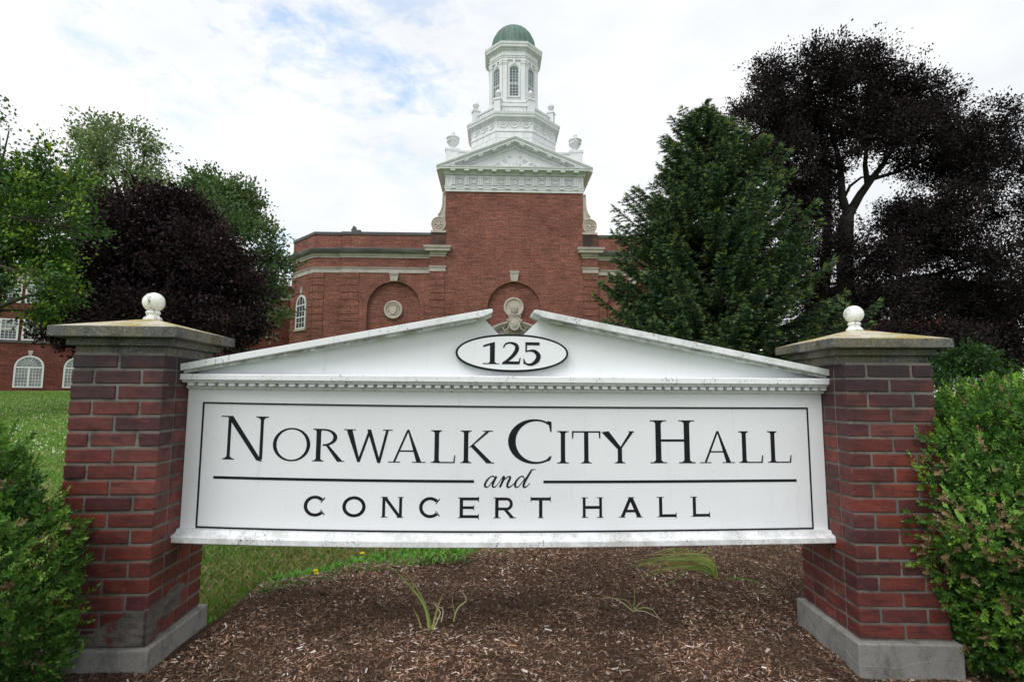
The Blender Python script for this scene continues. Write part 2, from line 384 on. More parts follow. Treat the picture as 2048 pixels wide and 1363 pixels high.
def bl(pts, Y=Y0, dz=0): return [at(x, y, Y+dz*i) for i, (x, y) in enumerate(pts)]
ribbon_plant('daylily', 'sparse daylily with two long arching leaves standing in the mulch left of centre', 'plant', [
    (bl([(858,1258),(850,1215),(828,1180),(800,1150),(784,1137),(768,1138)]), .0045, YG, GR),
    (bl([(862,1257),(856,1225),(842,1190),(822,1158),(808,1143),(795,1140)]), .0038, GR, TN),
    (bl([(864,1258),(872,1225),(880,1200),(888,1185)]), .0045, YG, OR_),
    (bl([(868,1255),(878,1232),(880,1222),(870,1208),(866,1200)]), .003, PL, PL),
    (bl([(842,1252),(835,1232),(824,1212)]), .003, YG, OR_),
    (bl([(882,1242),(886,1225),(884,1215),(872,1213)]), .0025, PL, PL),
    (bl([(862,1255),(870,1238),(876,1236),(870,1250)]), .002, PL, TN)], b0)
b1 = atz(908, 1241, .1)
ribbon_plant('leaf_sprout', 'single curved daylily leaf growing alone just right of the sparse daylily', 'plant', [
    ([at(x, y, b1.y) for x, y in ((907,1242),(912,1222),(920,1210),(932,1200),(928,1188),(918,1175))], .004, YG, PL),
    ([at(x, y, b1.y) for x, y in ((906,1242),(909,1225),(905,1205),(904,1178))], .0015, TN, PL)], b1)
b2 = atz(1434, 1152, .1)
bld = []
for i in range(44):
    k = RNG.random(); yy = 1115+28*RNG.random(); ex = RNG.uniform(1250, 1350); ey = yy+RNG.uniform(-10, 12); my = yy-6-5*RNG.random()+RNG.uniform(-3, 3)
    sx = 1432+RNG.uniform(-6, 3); sy = 1150+RNG.uniform(-6, 6); q = b2.y+RNG.uniform(-.05, .05)
    bld.append(([at(sx, sy, q), at(1424+RNG.uniform(-9, 5), my+12+RNG.uniform(-3, 3), q), at(1385+RNG.uniform(-16, 16), my+RNG.uniform(-3, 3), q), at((1385+ex)/2, my+1, q), at(ex, ey, q)], RNG.uniform(.0018, .0036), [(.45,.55,.17), (.30,.44,.10), (.68,.74,.36), (.10,.18,.04)][i % 4], [YG, OR_, TN, (.3,.42,.12), GR][i % 5]))
bld.append(([at(x, y, b2.y-.03) for x, y in ((1425,1145),(1395,1132),(1365,1145),(1345,1162),(1318,1169),(1294,1169))], .0045, GR, (.3,.36,.15)))
bld.append(([at(x, y, b2.y-.02) for x, y in ((1400,1130),(1345,1128),(1310,1145),(1282,1156))], .003, GR, GR))
ribbon_plant('daylily_clump', 'thick flattened clump of yellow green daylily leaves lying to the left on the mulch', 'plant', bld, b2)
b3 = atz(1268, 1222, .1)
ribbon_plant('withered_plant', 'small withered plant with one upright green blade among dry pale stems', 'plant', [
    ([at(x, y, b3.y) for x, y in ((1268,1222),(1269,1195),(1267,1172),(1265,1155))], .003, GR, OR_),
    ([at(x, y, b3.y) for x, y in ((1266,1222),(1250,1208),(1232,1197),(1208,1192))], .003, YG, PL),
    ([at(x, y, b3.y) for x, y in ((1264,1222),(1258,1204),(1235,1196),(1160,1194))], .0018, TN, TN),
    ([at(x, y, b3.y) for x, y in ((1268,1220),(1285,1214),(1305,1218),(1318,1236),(1325,1238))], .0022, YG, PL),
    ([at(x, y, b3.y) for x, y in ((1270,1220),(1290,1222),(1312,1232),(1322,1236))], .0018, PL, PL),
    ([at(x, y, b3.y) for x, y in ((1266,1222),(1275,1210),(1283,1204),(1290,1205))], .0018, PL, PL)], b3)
b4 = atz(1452, 1157, .1)
ribbon_plant('fallen_leaf_blade', 'one long green blade arching over the mulch beside the right pier', 'plant', [
    ([at(x, y, b4.y-.04*i) for i, (x, y) in enumerate(((1452,1157),(1480,1155),(1512,1163),(1540,1180),(1566,1197)))], .0045, GR, (.12,.2,.06))], b4)
b5 = atz(1390, 1104, .12)
ribbon_plant('rear_daylily', 'low daylily tuft half hidden behind the bottom edge of the sign', 'plant', [
    ([at(x, y, b5.y+.1) for x, y in ((1350+i*9,1106),(1345+i*10,1096),(1325+i*14,1100),(1300+i*15,1108))], .004, [YG, GR, OR_][i % 3], [TN, YG, GR][i % 3]) for i in range(8)]+[
    ([at(x, y, b5.y-.05) for x, y in ((1325,1116),(1335,1108),(1350,1098))], .004, GR, GR)], b5)
def rosette(px, py, label, flowers, size=.07, n=26):
    b = atz(px, py, .1); b.z = gz(b.x, b.y)
    t = thing('dandelion', label, 'weed', b, 0, 'dandelions at the lawn edge'); V = []; C = []
    for i in range(n):
        a = RNG.uniform(0, 2*pi); l = size*RNG.uniform(.6, 1.3); e = RNG.uniform(.15, .9); d = Vector((cos(a)*cos(e), sin(a)*cos(e), sin(e)))
        s = d.cross(Vector((0,0,1))).normalized(); p0 = b.copy(); prev = None
        for k in range(5):
            f0, f1 = k/5, (k+1)/5; w0, w1 = .002+.010*sin(pi*min(1, f0*1.05))*(.6+.6*(k % 2)), .002+.010*sin(pi*f1*.95)*(.6+.6*((k+1) % 2))
            q0 = b+d*l*f0+Vector((0,0,-.02*f0*f0)); q1 = b+d*l*f1+Vector((0,0,-.02*f1*f1))
            V.append([q0-s*w0, q0+s*w0, q1+s*w1, q1-s*w1]); c = RNG.uniform(.7, 1.3); C.append((.075*c, .20*c, .03*c))
    np_mesh('leaf_rosette', np.array([[tuple(p) for p in q] for q in V]), np.array(C), M['blade'], t)
    for fx, fy in flowers:
        p = at(fx, fy, b.y); m = MB(); m.tube([b, (b+p)/2+Vector((.004,0,.005)), p], .0018, 5); m.build('stem', M['stem'], t)
        m = MB()
        for k in range(22):
            a = k*2.4; r = .003+.0105*(k/22)**.5; q = p+Vector((cos(a)*r, sin(a)*r*.9, .004-.006*(k/22))); m.ball(q, .0036, 6)
        m.build('flower', M['dandelion'], t)
M['stem'] = noisy('stem', (.12,.2,.05), (.16,.24,.08), 20); M['dandelion'] = noisy('dandelion', (.85,.62,.02), (.9,.7,.03), 60)
rosette(728, 1122, 'dandelion with one yellow flower close under the bottom edge of the sign', [(725,1105)], .09)
rosette(640, 1156, 'dandelion with two stacked yellow flowers at the corner of the mulch bed', [(631,1140),(633,1145)], .08)
rosette(700, 1138, 'flowerless broad rosette between the two flowering dandelions', [], .10)
for i, (x, y, lb) in enumerate([(575,1160,'leafy weed left of the double dandelion'),(800,1128,'leafy weed right of the single dandelion by the mulch edge'),(862,1112,'last leafy weed at the tip of the lawn under the sign'),(905,1104,'small weed just behind the lawn tip under the sign'),(548,1172,'flowerless weed nearest the left pier on the mulch edge')]): rosette(x, y, lb, [], .07, 20)
def weeds():
    V = []; C = []
    for _ in range(700):
        px = RNG.uniform(470, 935); ex = atz(px, 1150, .06).x; f = (px-470)/465; x = ex*1.0; e = edge_y(x); y = e+RNG.uniform(-.09, .10+.28*f)
        b = Vector((x, y, gz(x, y)+.01)); c = RNG.uniform(.75, 1.35)
        for k in range(9):
            a = RNG.uniform(0, 2*pi); el = RNG.uniform(.2, 1.2); l = RNG.uniform(.02, .055); d = Vector((cos(a)*cos(el), sin(a)*cos(el), sin(el))); s = d.cross(Vector((0,0,1))).normalized()*l*.24
            o = b+Vector((RNG.normal(0, .012), RNG.normal(0, .012), 0)); V.append([o, o+d*l*.5-s, o+d*l, o+d*l*.5+s]); C.append((.13*c, .31*c, .05*c))
    tag(np_mesh('low_weeds', np.array([[tuple(p) for p in q] for q in V]), np.array(C), M['blade']), 'bright green low weeds fringing the mulch bed', 'weeds', kind='stuff')
weeds()
# ------------------------------------------------------------------ brick piers
def pier(name, label, lx, rz, ctr, ztop, zbot, w, dep, capw, capd, first_full, zslab, apex, seed, cracked=False, patch=False):
    rn = random.Random(seed); t = thing(name, label, 'brick pier', (ctr[0], ctr[1], 0), rz, 'brick piers carrying the sign')
    MM = t.matrix_basis
    nco = 18; ch = (ztop-zbot)/nco; mt = .011; hx, hy = w/2, dep/2
    core = MB(); core.M = MM
    core.box(-hx+.0045, hx-.0045, -hy+.0045, hy-.0045, zbot-.05, ztop+.004)
    bk = MB(); bk.M = MM
    tones = [(.165,.036,.027), (.19,.042,.028), (.14,.033,.028), (.095,.026,.026), (.145,.032,.025), (.17,.048,.040)]
    def brick(x0, x1, y0, y1, z0, z1):
        bm = bmesh.new(); bmesh.ops.create_cube(bm, size=1)
        for v in bm.verts: v.co = ((x0+x1)/2+v.co.x*(x1-x0), (y0+y1)/2+v.co.y*(y1-y0), (z0+z1)/2+v.co.z*(z1-z0))
        bmesh.ops.subdivide_edges(bm, edges=[e for e in bm.edges if e.calc_length() > .05], cuts=3, use_grid_fill=True)
        bmesh.ops.bevel(bm, geom=[e for e in bm.edges if e.calc_face_angle(0) > 1], offset=.004, segments=2, affect='EDGES', profile=.5)
        sd = rn.random()*50
        for v in bm.verts: v.co += Vector([noise.noise((v.co.x*22+sd+k*7, v.co.y*22, v.co.z*30)) for k in range(3)])*.0022
        base = tones[rn.randrange(6)]; k = rn.uniform(.8, 1.15); bk.cur = tuple(c*k for c in base)
        bm.verts.index_update(); bk.add([v.co[:] for v in bm.verts], [[v.index for v in f.verts] for f in bm.faces]); bm.free()
    fl = (w-mt)/2
    for i in range(nco):
        z0 = zbot+i*ch+mt/2+rn.uniform(-.001, .001); z1 = zbot+(i+1)*ch-mt/2+rn.uniform(-.001, .001)
        full = (i % 2 == 0) == first_full; q = fl/2-mt/2
        bw = .095                                  # wythe thickness
        jit = lambda: rn.uniform(-.0015, .0015)
        fx = [(-hx, -mt/2), (mt/2, hx)] if full else [(-hx, -hx+q), (-hx+q+mt, hx-q-mt), (hx-q, hx)]
        for a, b in fx:
            j = jit(); brick(a, b, -hy+j, -hy+bw, z0, z1); brick(a, b, hy-bw, hy+j, z0, z1)
        # side faces: bricks between the front and rear wythes
        y0, y1 = -hy+bw+mt, hy-bw-mt; L = y1-y0
        sy = [(y0, y1)] if (full and L < .25) else [(y0, y0+(L-mt)/2), (y0+(L-mt)/2+mt, y1)]
        if L > .25: sy = [(y0, y0+L*.32), (y0+L*.32+mt, y1)] if full else [(y0, y0+L*.62), (y0+L*.62+mt, y1)]
        for a, b in sy:
            j = jit(); brick(-hx+j, -hx+bw, a, b, z0, z1); brick(hx-bw, hx+j, a, b, z0, z1)
    core.build('mortar_core', M['mortar'], t); bk.build('brickwork', M['pier_brick'], t, smooth=False)
    # capstone
    cw, cdp = capw/2, capd/2; n = 14
    cap = MB(); cap.M = MM; z0, z1 = zslab
    def slab(hx_, hy_, za, zb): cap.box(-hx_, hx_, -hy_, hy_, za, zb)
    slab(cw, cdp, z0, z1)
    c = cap.build('cap', M['cap_concrete'], t, bevel=.005)
    lo = MB(); lo.M = MM; lo.box(-cw+.045, cw-.045, -cdp+.045, cdp-.045, z0-.032, z0-.0); lo.box(-cw+.07, cw-.07, -cdp+.07, cdp-.07, z0-.074, z0-.0315)
    lo.build('cap_moulding', M['cap_concrete'], t, bevel=.004)
    tp = MB(); tp.M = MM; e = .001; q = .035
    tp.add([(-cw+e,-cdp+e,z1-.002),(cw-e,-cdp+e,z1-.002),(cw-e,cdp-e,z1-.002),(-cw+e,cdp-e,z1-.002),(-q,-q,apex),(q,-q,apex),(q,q,apex),(-q,q,apex)],
           [(0,1,5,4),(1,2,6,5),(2,3,7,6),(3,0,4,7),(4,5,6,7),(3,2,1,0)])
    tp.build('cap_top', M['cap_top'], t)
    fin = MB(); r = .0455
    prof = [(.0,0),(.036,0),(.0385,.004),(.038,.010),(.034,.016),(.027,.022),(.0245,.030),(.029,.034),(.030,.040),(.027,.045),(.024,.048)]
    fin.lathe(prof, (0,0,0), 32); zc = .048+r*.88
    fin.lathe([(r*sin(a), zc-r*cos(a)) for a in [pi*(k/20) for k in range(3, 21)]], (0,0,0), 32)
    fin.v = [tuple(MM @ Vector((x, y, z+apex-.003))) for x, y, z in fin.v]
    fin.build('ball_finial', M['finial_paint'], t, smooth=True)
    bs = MB(); bs.M = MM; o = .028; zb = zbot-.004
    bs.box(-hx-o, hx+o, -hy-o, hy+o, -.1, zb)
    bs.build('base', M['base_concrete'], t, bevel=.008, seg=3)
    if cracked:
        cr = MB(); cr.M = MM; c2 = MB(); c3 = MB(); c2.M = c3.M = MM; fy = -hy-o-.0006
        for pts in ([(-hx-o+.0,.075),(-hx+.02,.070),(-hx+.07,.074),(-hx+.11,.066),(-hx+.15,.068),(-hx+.19,.083),(-hx+.23,.092),(-hx+.28,.097)],):
            cr.tube([(x, fy, z) for x, z in pts], [.0009]*len(pts), 4)
        c2.tube([(-hx-o-.0006, y, z) for y, z in ((-hy-o,.075),(-hy+.04,.083),(-hy+.07,.10))], .0009, 4)
        c3.tube([(-hx-o-.0006, y, z) for y, z in ((hy-.10,.17),(hy-.07,.13),(hy-.08,.10),(hy-.12,.07),(hy-.2,.055))], .0009, 4)
        [k_.build('crack', M['crack'], t) for k_ in (cr, c2, c3)]
    if patch:
        pc = MB(); pc.M = MM
        P = [(-.13,0),(-.12,.045),(-.05,.052),(-.02,.075),(.02,.095),(.05,.10),(.08,.135),(hx-.05,.13),(hx+.0055,.138),(hx+.0055,0)]
        P = [(x+.03 if x < .15 else x, zbot+z) for x, z in P]
        pc.prism(P, -hy-.0055, -hy+.01)
        pc.M = MM @ Matrix.Rotation(pi/2, 4, 'Z')
        Q = [(-hy-.0055,0),(-hy-.0055,.138),(-hy+.05,.15),(-hy+.12,.145),(-hy+.16,.165),(-hy+.22,.17),(-hy+.26,.15),(-hy+.22,.12),(-hy+.24,.09),(-hy+.17,.07),(-hy+.13,.03),(-hy+.05,.0)]
        pc.prism([(x, zbot+z) for x, z in Q], -hx-.005, -hx+.01)
        pc.build('cement_patch', M['cement_patch'], t)
    return t
M['crack'] = noisy('crack', (.36,.34,.30), (.28,.26,.23), 20)
pier('brick_pier', 'left brick pier with a rough cement patch above its base', 0, radians(1.5), (-1.5835, 2.25+.205), 1.405, .236, .37, .41, .515, .52, False, (1.470, 1.516), 1.572, 3, patch=True)
pier('brick_pier', 'right brick pier with yellow lichen on its cap and a cracked base', 0, radians(-3.), (1.838, 2.38+.235), 1.392, .170, .40, .47, .56, .54, True, (1.463, 1.508), 1.572, 9, cracked=True)
# ------------------------------------------------------------------ the sign
SA = radians(2.8); sign = thing('entrance_sign', 'long white wooden sign reading Norwalk City Hall and Concert Hall between two brick piers', 'sign', (.125, 2.525, 0), SA)
SM = sign.matrix_basis
def warp(u, z):
    q = max(0, (1.43-u)/2.88)
    if z < .6: k = .05
    elif z < 1.18: k = .05+(.018-.05)*(z-.6)/.58
    else: k = max(0, .018*(1.32-z)/.14)
    return z+q**3*k
class SB(MB):                                 # sign-local: x along, y depth, z up, slightly out of square
    def build(s, *a, **k):
        s.v = [tuple(SM @ Vector((x, y, warp(x, z)))) for x, y, z in s.v]; return MB.build(s, *a, **k)
    def bar(s, x0, x1, y0, y1, z0, z1, n=16):
        for i in range(n): pass
        vs = []; fs = []
        for i in range(n+1):
            x = x0+(x1-x0)*i/n; vs += [(x,y0,z0),(x,y1,z0),(x,y1,z1),(x,y0,z1)]
        for i in range(n):
            for k in range(4): fs.append((i*4+k, (i+1)*4+k, (i+1)*4+(k+1)%4, i*4+(k+1)%4))
        fs += [(0,1,2,3), (n*4+3,n*4+2,n*4+1,n*4)]; return s.add(vs, fs)
    def prof(s, x0, x1, pr, n=16):            # pr: list of (y,z)
        vs = []; m = len(pr)
        for i in range(n+1):
            x = x0+(x1-x0)*i/n; vs += [(x, y, z) for y, z in pr]
        fs = [(i*m+k, (i+1)*m+k, (i+1)*m+(k+1)%m, i*m+(k+1)%m) for i in range(n) for k in range(m)]
        fs += [tuple(range(m)), tuple(range(n*m+m-1, n*m-1, -1))]; return s.add(vs, fs)
XL, XR = -1.524, 1.512
m = SB(); m.bar(-1.455, 1.436, .004, .07, .592, 1.186); m.build('panel', M['white_wood'], sign)
for a, b in ((1.1805, 1.262), (.545, .5925)):
    m = SB(); m.bar(XL, XR, 0, .074, a, b); m.build('frame_rail', M['white_wood'], sign)
for a, b in ((XL, -1.4545), (1.4355, XR)):
    m = SB(); m.bar(a, b, 0.0003, .0735, .593, 1.180, 6); m.build('frame_stile', M['white_wood'], sign)
m = SB(); bw = .0032
m.bar(-1.4575, 1.4385, -.0008, .006, 1.1760, 1.1835); m.bar(-1.4575, 1.4385, -.0008, .006, .5935, .6005)
m.bar(-1.4580, -1.4520, -.0009, .006, .6006, 1.1759, 4); m.bar(1.4330, 1.4390, -.0009, .006, .6006, 1.1759, 4); m.build('border_line', M['sign_black'], sign)
m = SB(); m.prof(-1.532, 1.512, [(.08,.540),(-.055,.540),(-.060,.544),(-.060,.5665),(-.052,.571),(-.030,.577),(-.022,.592),(.08,.592)], 24); m.build('bottom_sill', M['mossy_wood'], sign)
m = SB(); m.prof(-1.532, 1.522, [(.08,1.296),(-.072,1.296),(-.074,1.298),(-.074,1.322),(-.070,1.326),(.08,1.327)], 24); m.build('cornice_shelf', M['mildewed_wood'], sign)
m = SB(); m.prof(-1.524, 1.514, [(.075,1.2955),(-.060,1.2955),(-.0615,1.291),(-.058,1.285),(-.048,1.2815),(-.016,1.2812),(-.016,1.266),(-.024,1.264),(-.022,1.256),(-.008,1.2525),(-.006,1.248),(.075,1.248)], 24); m.build('cornice_moulding', M['mildewed_wood'], sign)
m = SB(); x = -1.505; i = 0
while x < 1.485:
    m.box(x, x+.0265, -.0500, -.0155, 1.2672+.0004*sin(i), 1.2813)
    x += .0439; i += 1
m.build('dentil_course', M['white_wood'], sign, bevel=.001)
m = SB()
def tri(pts): m.prism(pts, .002, .06)
tri([(-1.49,1.325),(-1.49,1.338),(-.189,1.614),(-.109,1.527),(-.109,1.325)]); tri([(-.109,1.3255),(-.109,1.527),(.008,1.527),(.008,1.3255)]); tri([(.008,1.325),(.008,1.527),(.098,1.614),(1.48,1.338),(1.48,1.325)])
m.build('pediment_board', M['white_wood'], sign)
def rake(x0, z0, x1, z1, mats):
    # raking cap board with a chamfered upper end
    d = Vector((x1-x0, z1-z0)).normalized(); nn = Vector((-d.y, d.x)) if d.x > 0 else Vector((d.y, -d.x))
    th_ = .030; a = Vector((x0, z0)); b = Vector((x1, z1))
    prof = [a, b-d*.050, b-d*.004+nn*.012, b+nn*(th_-.004), b-d*.012+nn*th_, a+nn*th_]
    pr = [(p.x, p.y) for p in prof]
    m = SB(); m.prism(pr, -.078, .10); o = m.build('rake_board', mats, sign, bevel=.002)
    n2 = SB(); e = [a-nn*.0125, b-d*.085-nn*.0125, b-d*.070-nn*.0, a+nn*0.0]; n2.prism([(p.x, p.y) for p in e], -.052, .08); n2.build('bed_moulding', M['underside'], sign)
rake(-1.525, 1.340, -.138, 1.613, M['mildewed_wood']); rake(1.513, 1.338, .048, 1.613, M['mossy_wood'])
# lettering ---------------------------------------------------------
class Ink(SB):
    def __init__(s): super().__init__(); s.k = 0
    def start(s, x, z, w, h, y=.0042): s.t = (x, z, w, h, y)
    def poly(s, pts, raw=False):
        x, z, w, h, y = s.t; s.k += 1; d = y-.0008-(s.k % 12)*.00012
        s.prism([(x+a*w, z+b*h) for a, b in pts], d, y+.004)
    def brush(s, pts, ws, n=8, closed=False):   # pts in unit space, widths in cap-heights
        x, z, w, h, y = s.t; P = [Vector((a*w, b*h)) for a, b in pts]; Q = []; W = []
        if not hasattr(ws, '__len__'): ws = [ws]*len(pts)
        N = len(P)
        for i in range(N if closed else N-1):
            g = lambda j: P[j % N] if closed else P[max(0, min(N-1, j))]
            p0, p1, p2, p3 = g(i-1), g(i), g(i+1), g(i+2)
            for k in range(n):
                q = k/n; Q.append(.5*(2*p1+(p2-p0)*q+(2*p0-5*p1+4*p2-p3)*q*q+(3*p1-p0-3*p2+p3)*q**3)); W.append(ws[i]*(1-q)+ws[(i+1) % N]*q)
        if not closed: Q.append(P[-1]); W.append(ws[-1])
        s.k += 1; d = y-.0008-(s.k % 12)*.00012; L = []; R = []; c = len(Q)
        for i in range(c):
            t = (Q[(i+1) % c]-Q[i-1]) if closed else (Q[min(i+1, c-1)]-Q[max(i-1, 0)])
            t.normalize(); nn = Vector((-t.y, t.x))*W[i]*h/2; L.append(Q[i]+nn); R.append(Q[i]-nn)
        vs = [(x+p.x, d, z+p.y) for p in L]+[(x+p.x, d, z+p.y) for p in R]; b = len(vs); vs += [(a, y+.004, c2) for a, _, c2 in vs]
        fs = []
        for i in range(c if closed else c-1):
            j = (i+1) % c; fs += [(i, j, c+j, c+i), (i, b+i, b+j, j), (c+i, c+j, b+c+j, b+c+i)]
        if not closed: fs += [(0, c, b+c, b), (c-1, b+c-1, b+2*c-1, 2*c-1)]
        s.add(vs, fs)
    def ring(s, cx, cy, rx, ry, ix, iy, a0=0, a1=360, n=40, ox=0, rot=0):   # outer/inner ellipse band
        x, z, w, h, y = s.t; s.k += 1; d = y-.0008-(s.k % 12)*.00012; vs = []; fs = []; full = abs(a1-a0) > 359
        r_ = radians(rot)
        for i in range(n+1):
            a = radians(a0+(a1-a0)*i/n)
            for (p, q, o) in ((rx, ry, 0), (ix, iy, ox)):
                ex, ey = p*cos(a), q*sin(a); ex, ey = ex*cos(r_)-ey*sin(r_), ex*sin(r_)+ey*cos(r_)
                for yy in (d, y+.004): vs.append((x+(cx+o)*w+ex*h, yy, z+cy*h+ey*h))
        for i in range(n):
            a, b = i*4, i*4+4; fs += [(a, b, b+2, a+2), (a, a+1, b+1, b), (a+2, b+2, b+3, a+3)]
        if not full: fs += [(0, 2, 3, 1), (n*4, n*4+1, n*4+3, n*4+2)]
        s.add(vs, fs)
    # stem with bracketed serifs; positions in fractions of the width, thickness in cap heights
    def stem(s, cx, t, top=1, bot=1, y0=0, y1=1, sl=.10, sr=.10, st=.035, flare=.05):
        x, z, w, h, y = s.t; k = h/w; l, r = cx-t*k/2, cx+t*k/2; P = []
        if bot: P += [(l-sl*k, y0), (r+sr*k, y0), (r+sr*k, y0+st*.7), (r+.02*k, y0+st*1.5), (r, y0+st+flare)]
        else: P += [(l, y0), (r, y0)]
        if top: P += [(r, y1-st-flare), (r+.02*k, y1-st*1.5), (r+sr*k, y1-st*.7), (r+sr*k, y1), (l-sl*k, y1), (l-sl*k, y1-st*.7), (l-.02*k, y1-st*1.5), (l, y1-st-flare)]
        else: P += [(r, y1), (l, y1)]
        if bot: P += [(l, y0+st+flare), (l-.02*k, y0+st*1.5), (l-sl*k, y0+st*.7)]
        # split concave outline into three convex-ish pieces
        s.poly([(l, y0+(st if bot else 0)*.2), (r, y0+(st if bot else 0)*.2), (r, y1-(st*.2 if top else 0)), (l, y1-(st*.2 if top else 0))])
        for on, ya, sg in ((bot, y0, 1), (top, y1, -1)):
            if on:
                s.poly([(l-sl*k, ya), (r+sr*k, ya), (r+sr*k, ya+sg*st*.8), (l-sl*k, ya+sg*st*.8)])
                if sr > .03: s.poly([(r-.001, ya+sg*st*.7), (r+min(sr, .07)*k, ya+sg*st*.7), (r+.02*k, ya+sg*(st+flare*.35)), (r-.001, ya+sg*(st+flare))])
                if sl > .03: s.poly([(l+.001, ya+sg*st*.7), (l-min(sl, .07)*k, ya+sg*st*.7), (l-.02*k, ya+sg*(st+flare*.35)), (l+.001, ya+sg*(st+flare))])
    def diag(s, x0, y0, x1, y1, t):
        x, z, w, h, y = s.t; k = h/w; s.poly([(x0-t*k/2, y0), (x0+t*k/2, y0), (x1+t*k/2, y1), (x1-t*k/2, y1)])
    def serif(s, xa, xb, y, sg, st=.032): s.poly([(xa, y), (xb, y), (xb, y+sg*st), (xa, y+sg*st)])
TK, TN_ = .138, .066
def roman(I, ch, x0, x1, zb, h, tk=TK, tn=TN_, st=.034):
    w = x1-x0; I.start(x0, zb, w, h); k = h/w
    if ch == 'N':
        I.stem(.19, tn, top=0, y1=.93, st=st, sl=.09, sr=.09, flare=.06); I.stem(.84, tn, bot=0, y0=.02, st=st, sl=.10, sr=.10, flare=.06)
        I.serif(.02, .24, 1, -1, st*.8); I.poly([(.10, 1), (.25, 1), (.872, -.03), (.80, -.01), (.755, .0), (.16, .955)])
    elif ch == 'O': I.ring(.5, .5, .5/k, .515, .5/k-.105, .465)
    elif ch == 'R':
        I.stem(.21, tk, st=st, sl=.10, sr=.10)
        I.ring(.36, .74, .40, .26, .285, .21, -92, 92, 24); I.poly([(.2, 1), (.37, 1), (.37, .955), (.2, .955)]); I.poly([(.34, .48), (.48, .48), (.42, .53), (.34, .53)])
        I.poly([(.43, .50), (.50, .505+.02), (.96, .02), (.80, .0)]); I.serif(.80, 1.02, 0, 1, st*.8)
    elif ch == 'W':
        I.poly([(.05, .99), (.17, .99), (.345, .0), (.29, .0)]); I.poly([(.285, .0), (.34, .0), (.56, .98), (.505, .98)])
        I.poly([(.475, 1.), (.555, 1.), (.765, -.02), (.70, -.02)]); I.poly([(.705, -.02), (.76, -.02), (.92, .98), (.865, .98)])
        I.serif(.0, .24, 1, -1, st*.8); I.serif(.80, 1., 1, -1, st*.8)
    elif ch == 'A':
        I.poly([(.12, .0), (.18, .0), (.535, .97), (.50, 1.0), (.48, .98)]); I.poly([(.50, 1.01), (.545, 1.01), (.89, .0), (.755, .0)])
        I.poly([(.26, .33), (.68, .33), (.67, .375), (.27, .375)]); I.serif(.0, .32, 0, 1, st*.8); I.serif(.64, 1., 0, 1, st*.8)
    elif ch == 'L':
        I.stem(.28, tk, st=st, sl=.11, sr=.08); I.poly([(.28, .0), (.93, .0), (.95, st), (.28, st)]); I.poly([(.90, .0), (.955, .0), (.985, .235), (.95, .235)])
    elif ch == 'K':
        I.stem(.22, tk, st=st, sl=.10, sr=.10); I.poly([(.29, .47), (.37, .50), (.89, .98), (.79, .98)]); I.poly([(.34, .52), (.42, .59), (.97, .0), (.80, .0)])
        I.serif(.70, .97, 1, -1, st*.8); I.serif(.78, 1.01, 0, 1, st*.8)
    elif ch == 'C':
        I.ring(.60, .5, .60*w/h, .515, .60*w/h-.13, .465, 52, 308, 40, ox=.045)
        I.poly([(.90, .97), (.985, .95), (.985, .72), (.955, .72)]); I.poly([(.90, .98), (.985, .95), (.97, .87), (.86, .90)]); I.poly([(.93, .05), (.99, .17), (.94, .16), (.85, .07)])
    elif ch == 'I': I.stem(.5, tk, st=st, sl=.12, sr=.12)
    elif ch == 'T':
        I.stem(.5, tk, top=0, st=st, sl=.10, sr=.10); I.serif(.03, .97, 1, -1, .045); I.poly([(.0, 1), (.06, 1), (.045, .78), (.005, .76)]); I.poly([(.94, 1), (1., 1), (.995, .76), (.955, .78)])
    elif ch == 'Y':
        I.stem(.56, tk, top=0, y1=.47, st=st, sl=.10, sr=.10); I.poly([(.0, .97), (.22, 1), (.62, .47), (.49, .44)]); I.poly([(.54, .44), (.62, .47), (.98, .97), (.99, .99), (.88, .99)])
        I.serif(.84, 1., 1, -1, st)
    elif ch == 'H':
        I.stem(.22, tk, st=st, sl=.13, sr=.13); I.stem(.78, tk, st=st, sl=.13, sr=.13); I.poly([(.2, .50), (.8, .50), (.8, .555), (.2, .555)])
for ch, a, b, big in [('N',-1.378,-1.158,1),('O',-1.142,-.975,0),('R',-.969,-.822,0),('W',-.825,-.603,0),('A',-.620,-.448,0),('L',-.432,-.308,0),('K',-.297,-.130,0),('C',-.062,.150,1),('I',.165,.238,0),('T',.245,.384,0),('Y',.389,.549,0),('H',.614,.868,1),('A',.877,1.053,0),('L',1.064,1.200,0),('L',1.212,1.346,0)]:
    I = Ink(); roman(I, ch, a, b, .913, .206 if big else .153, TK if not big else .135, TN_, .034 if not big else .03); I.build('letter', M['sign_black'], sign)
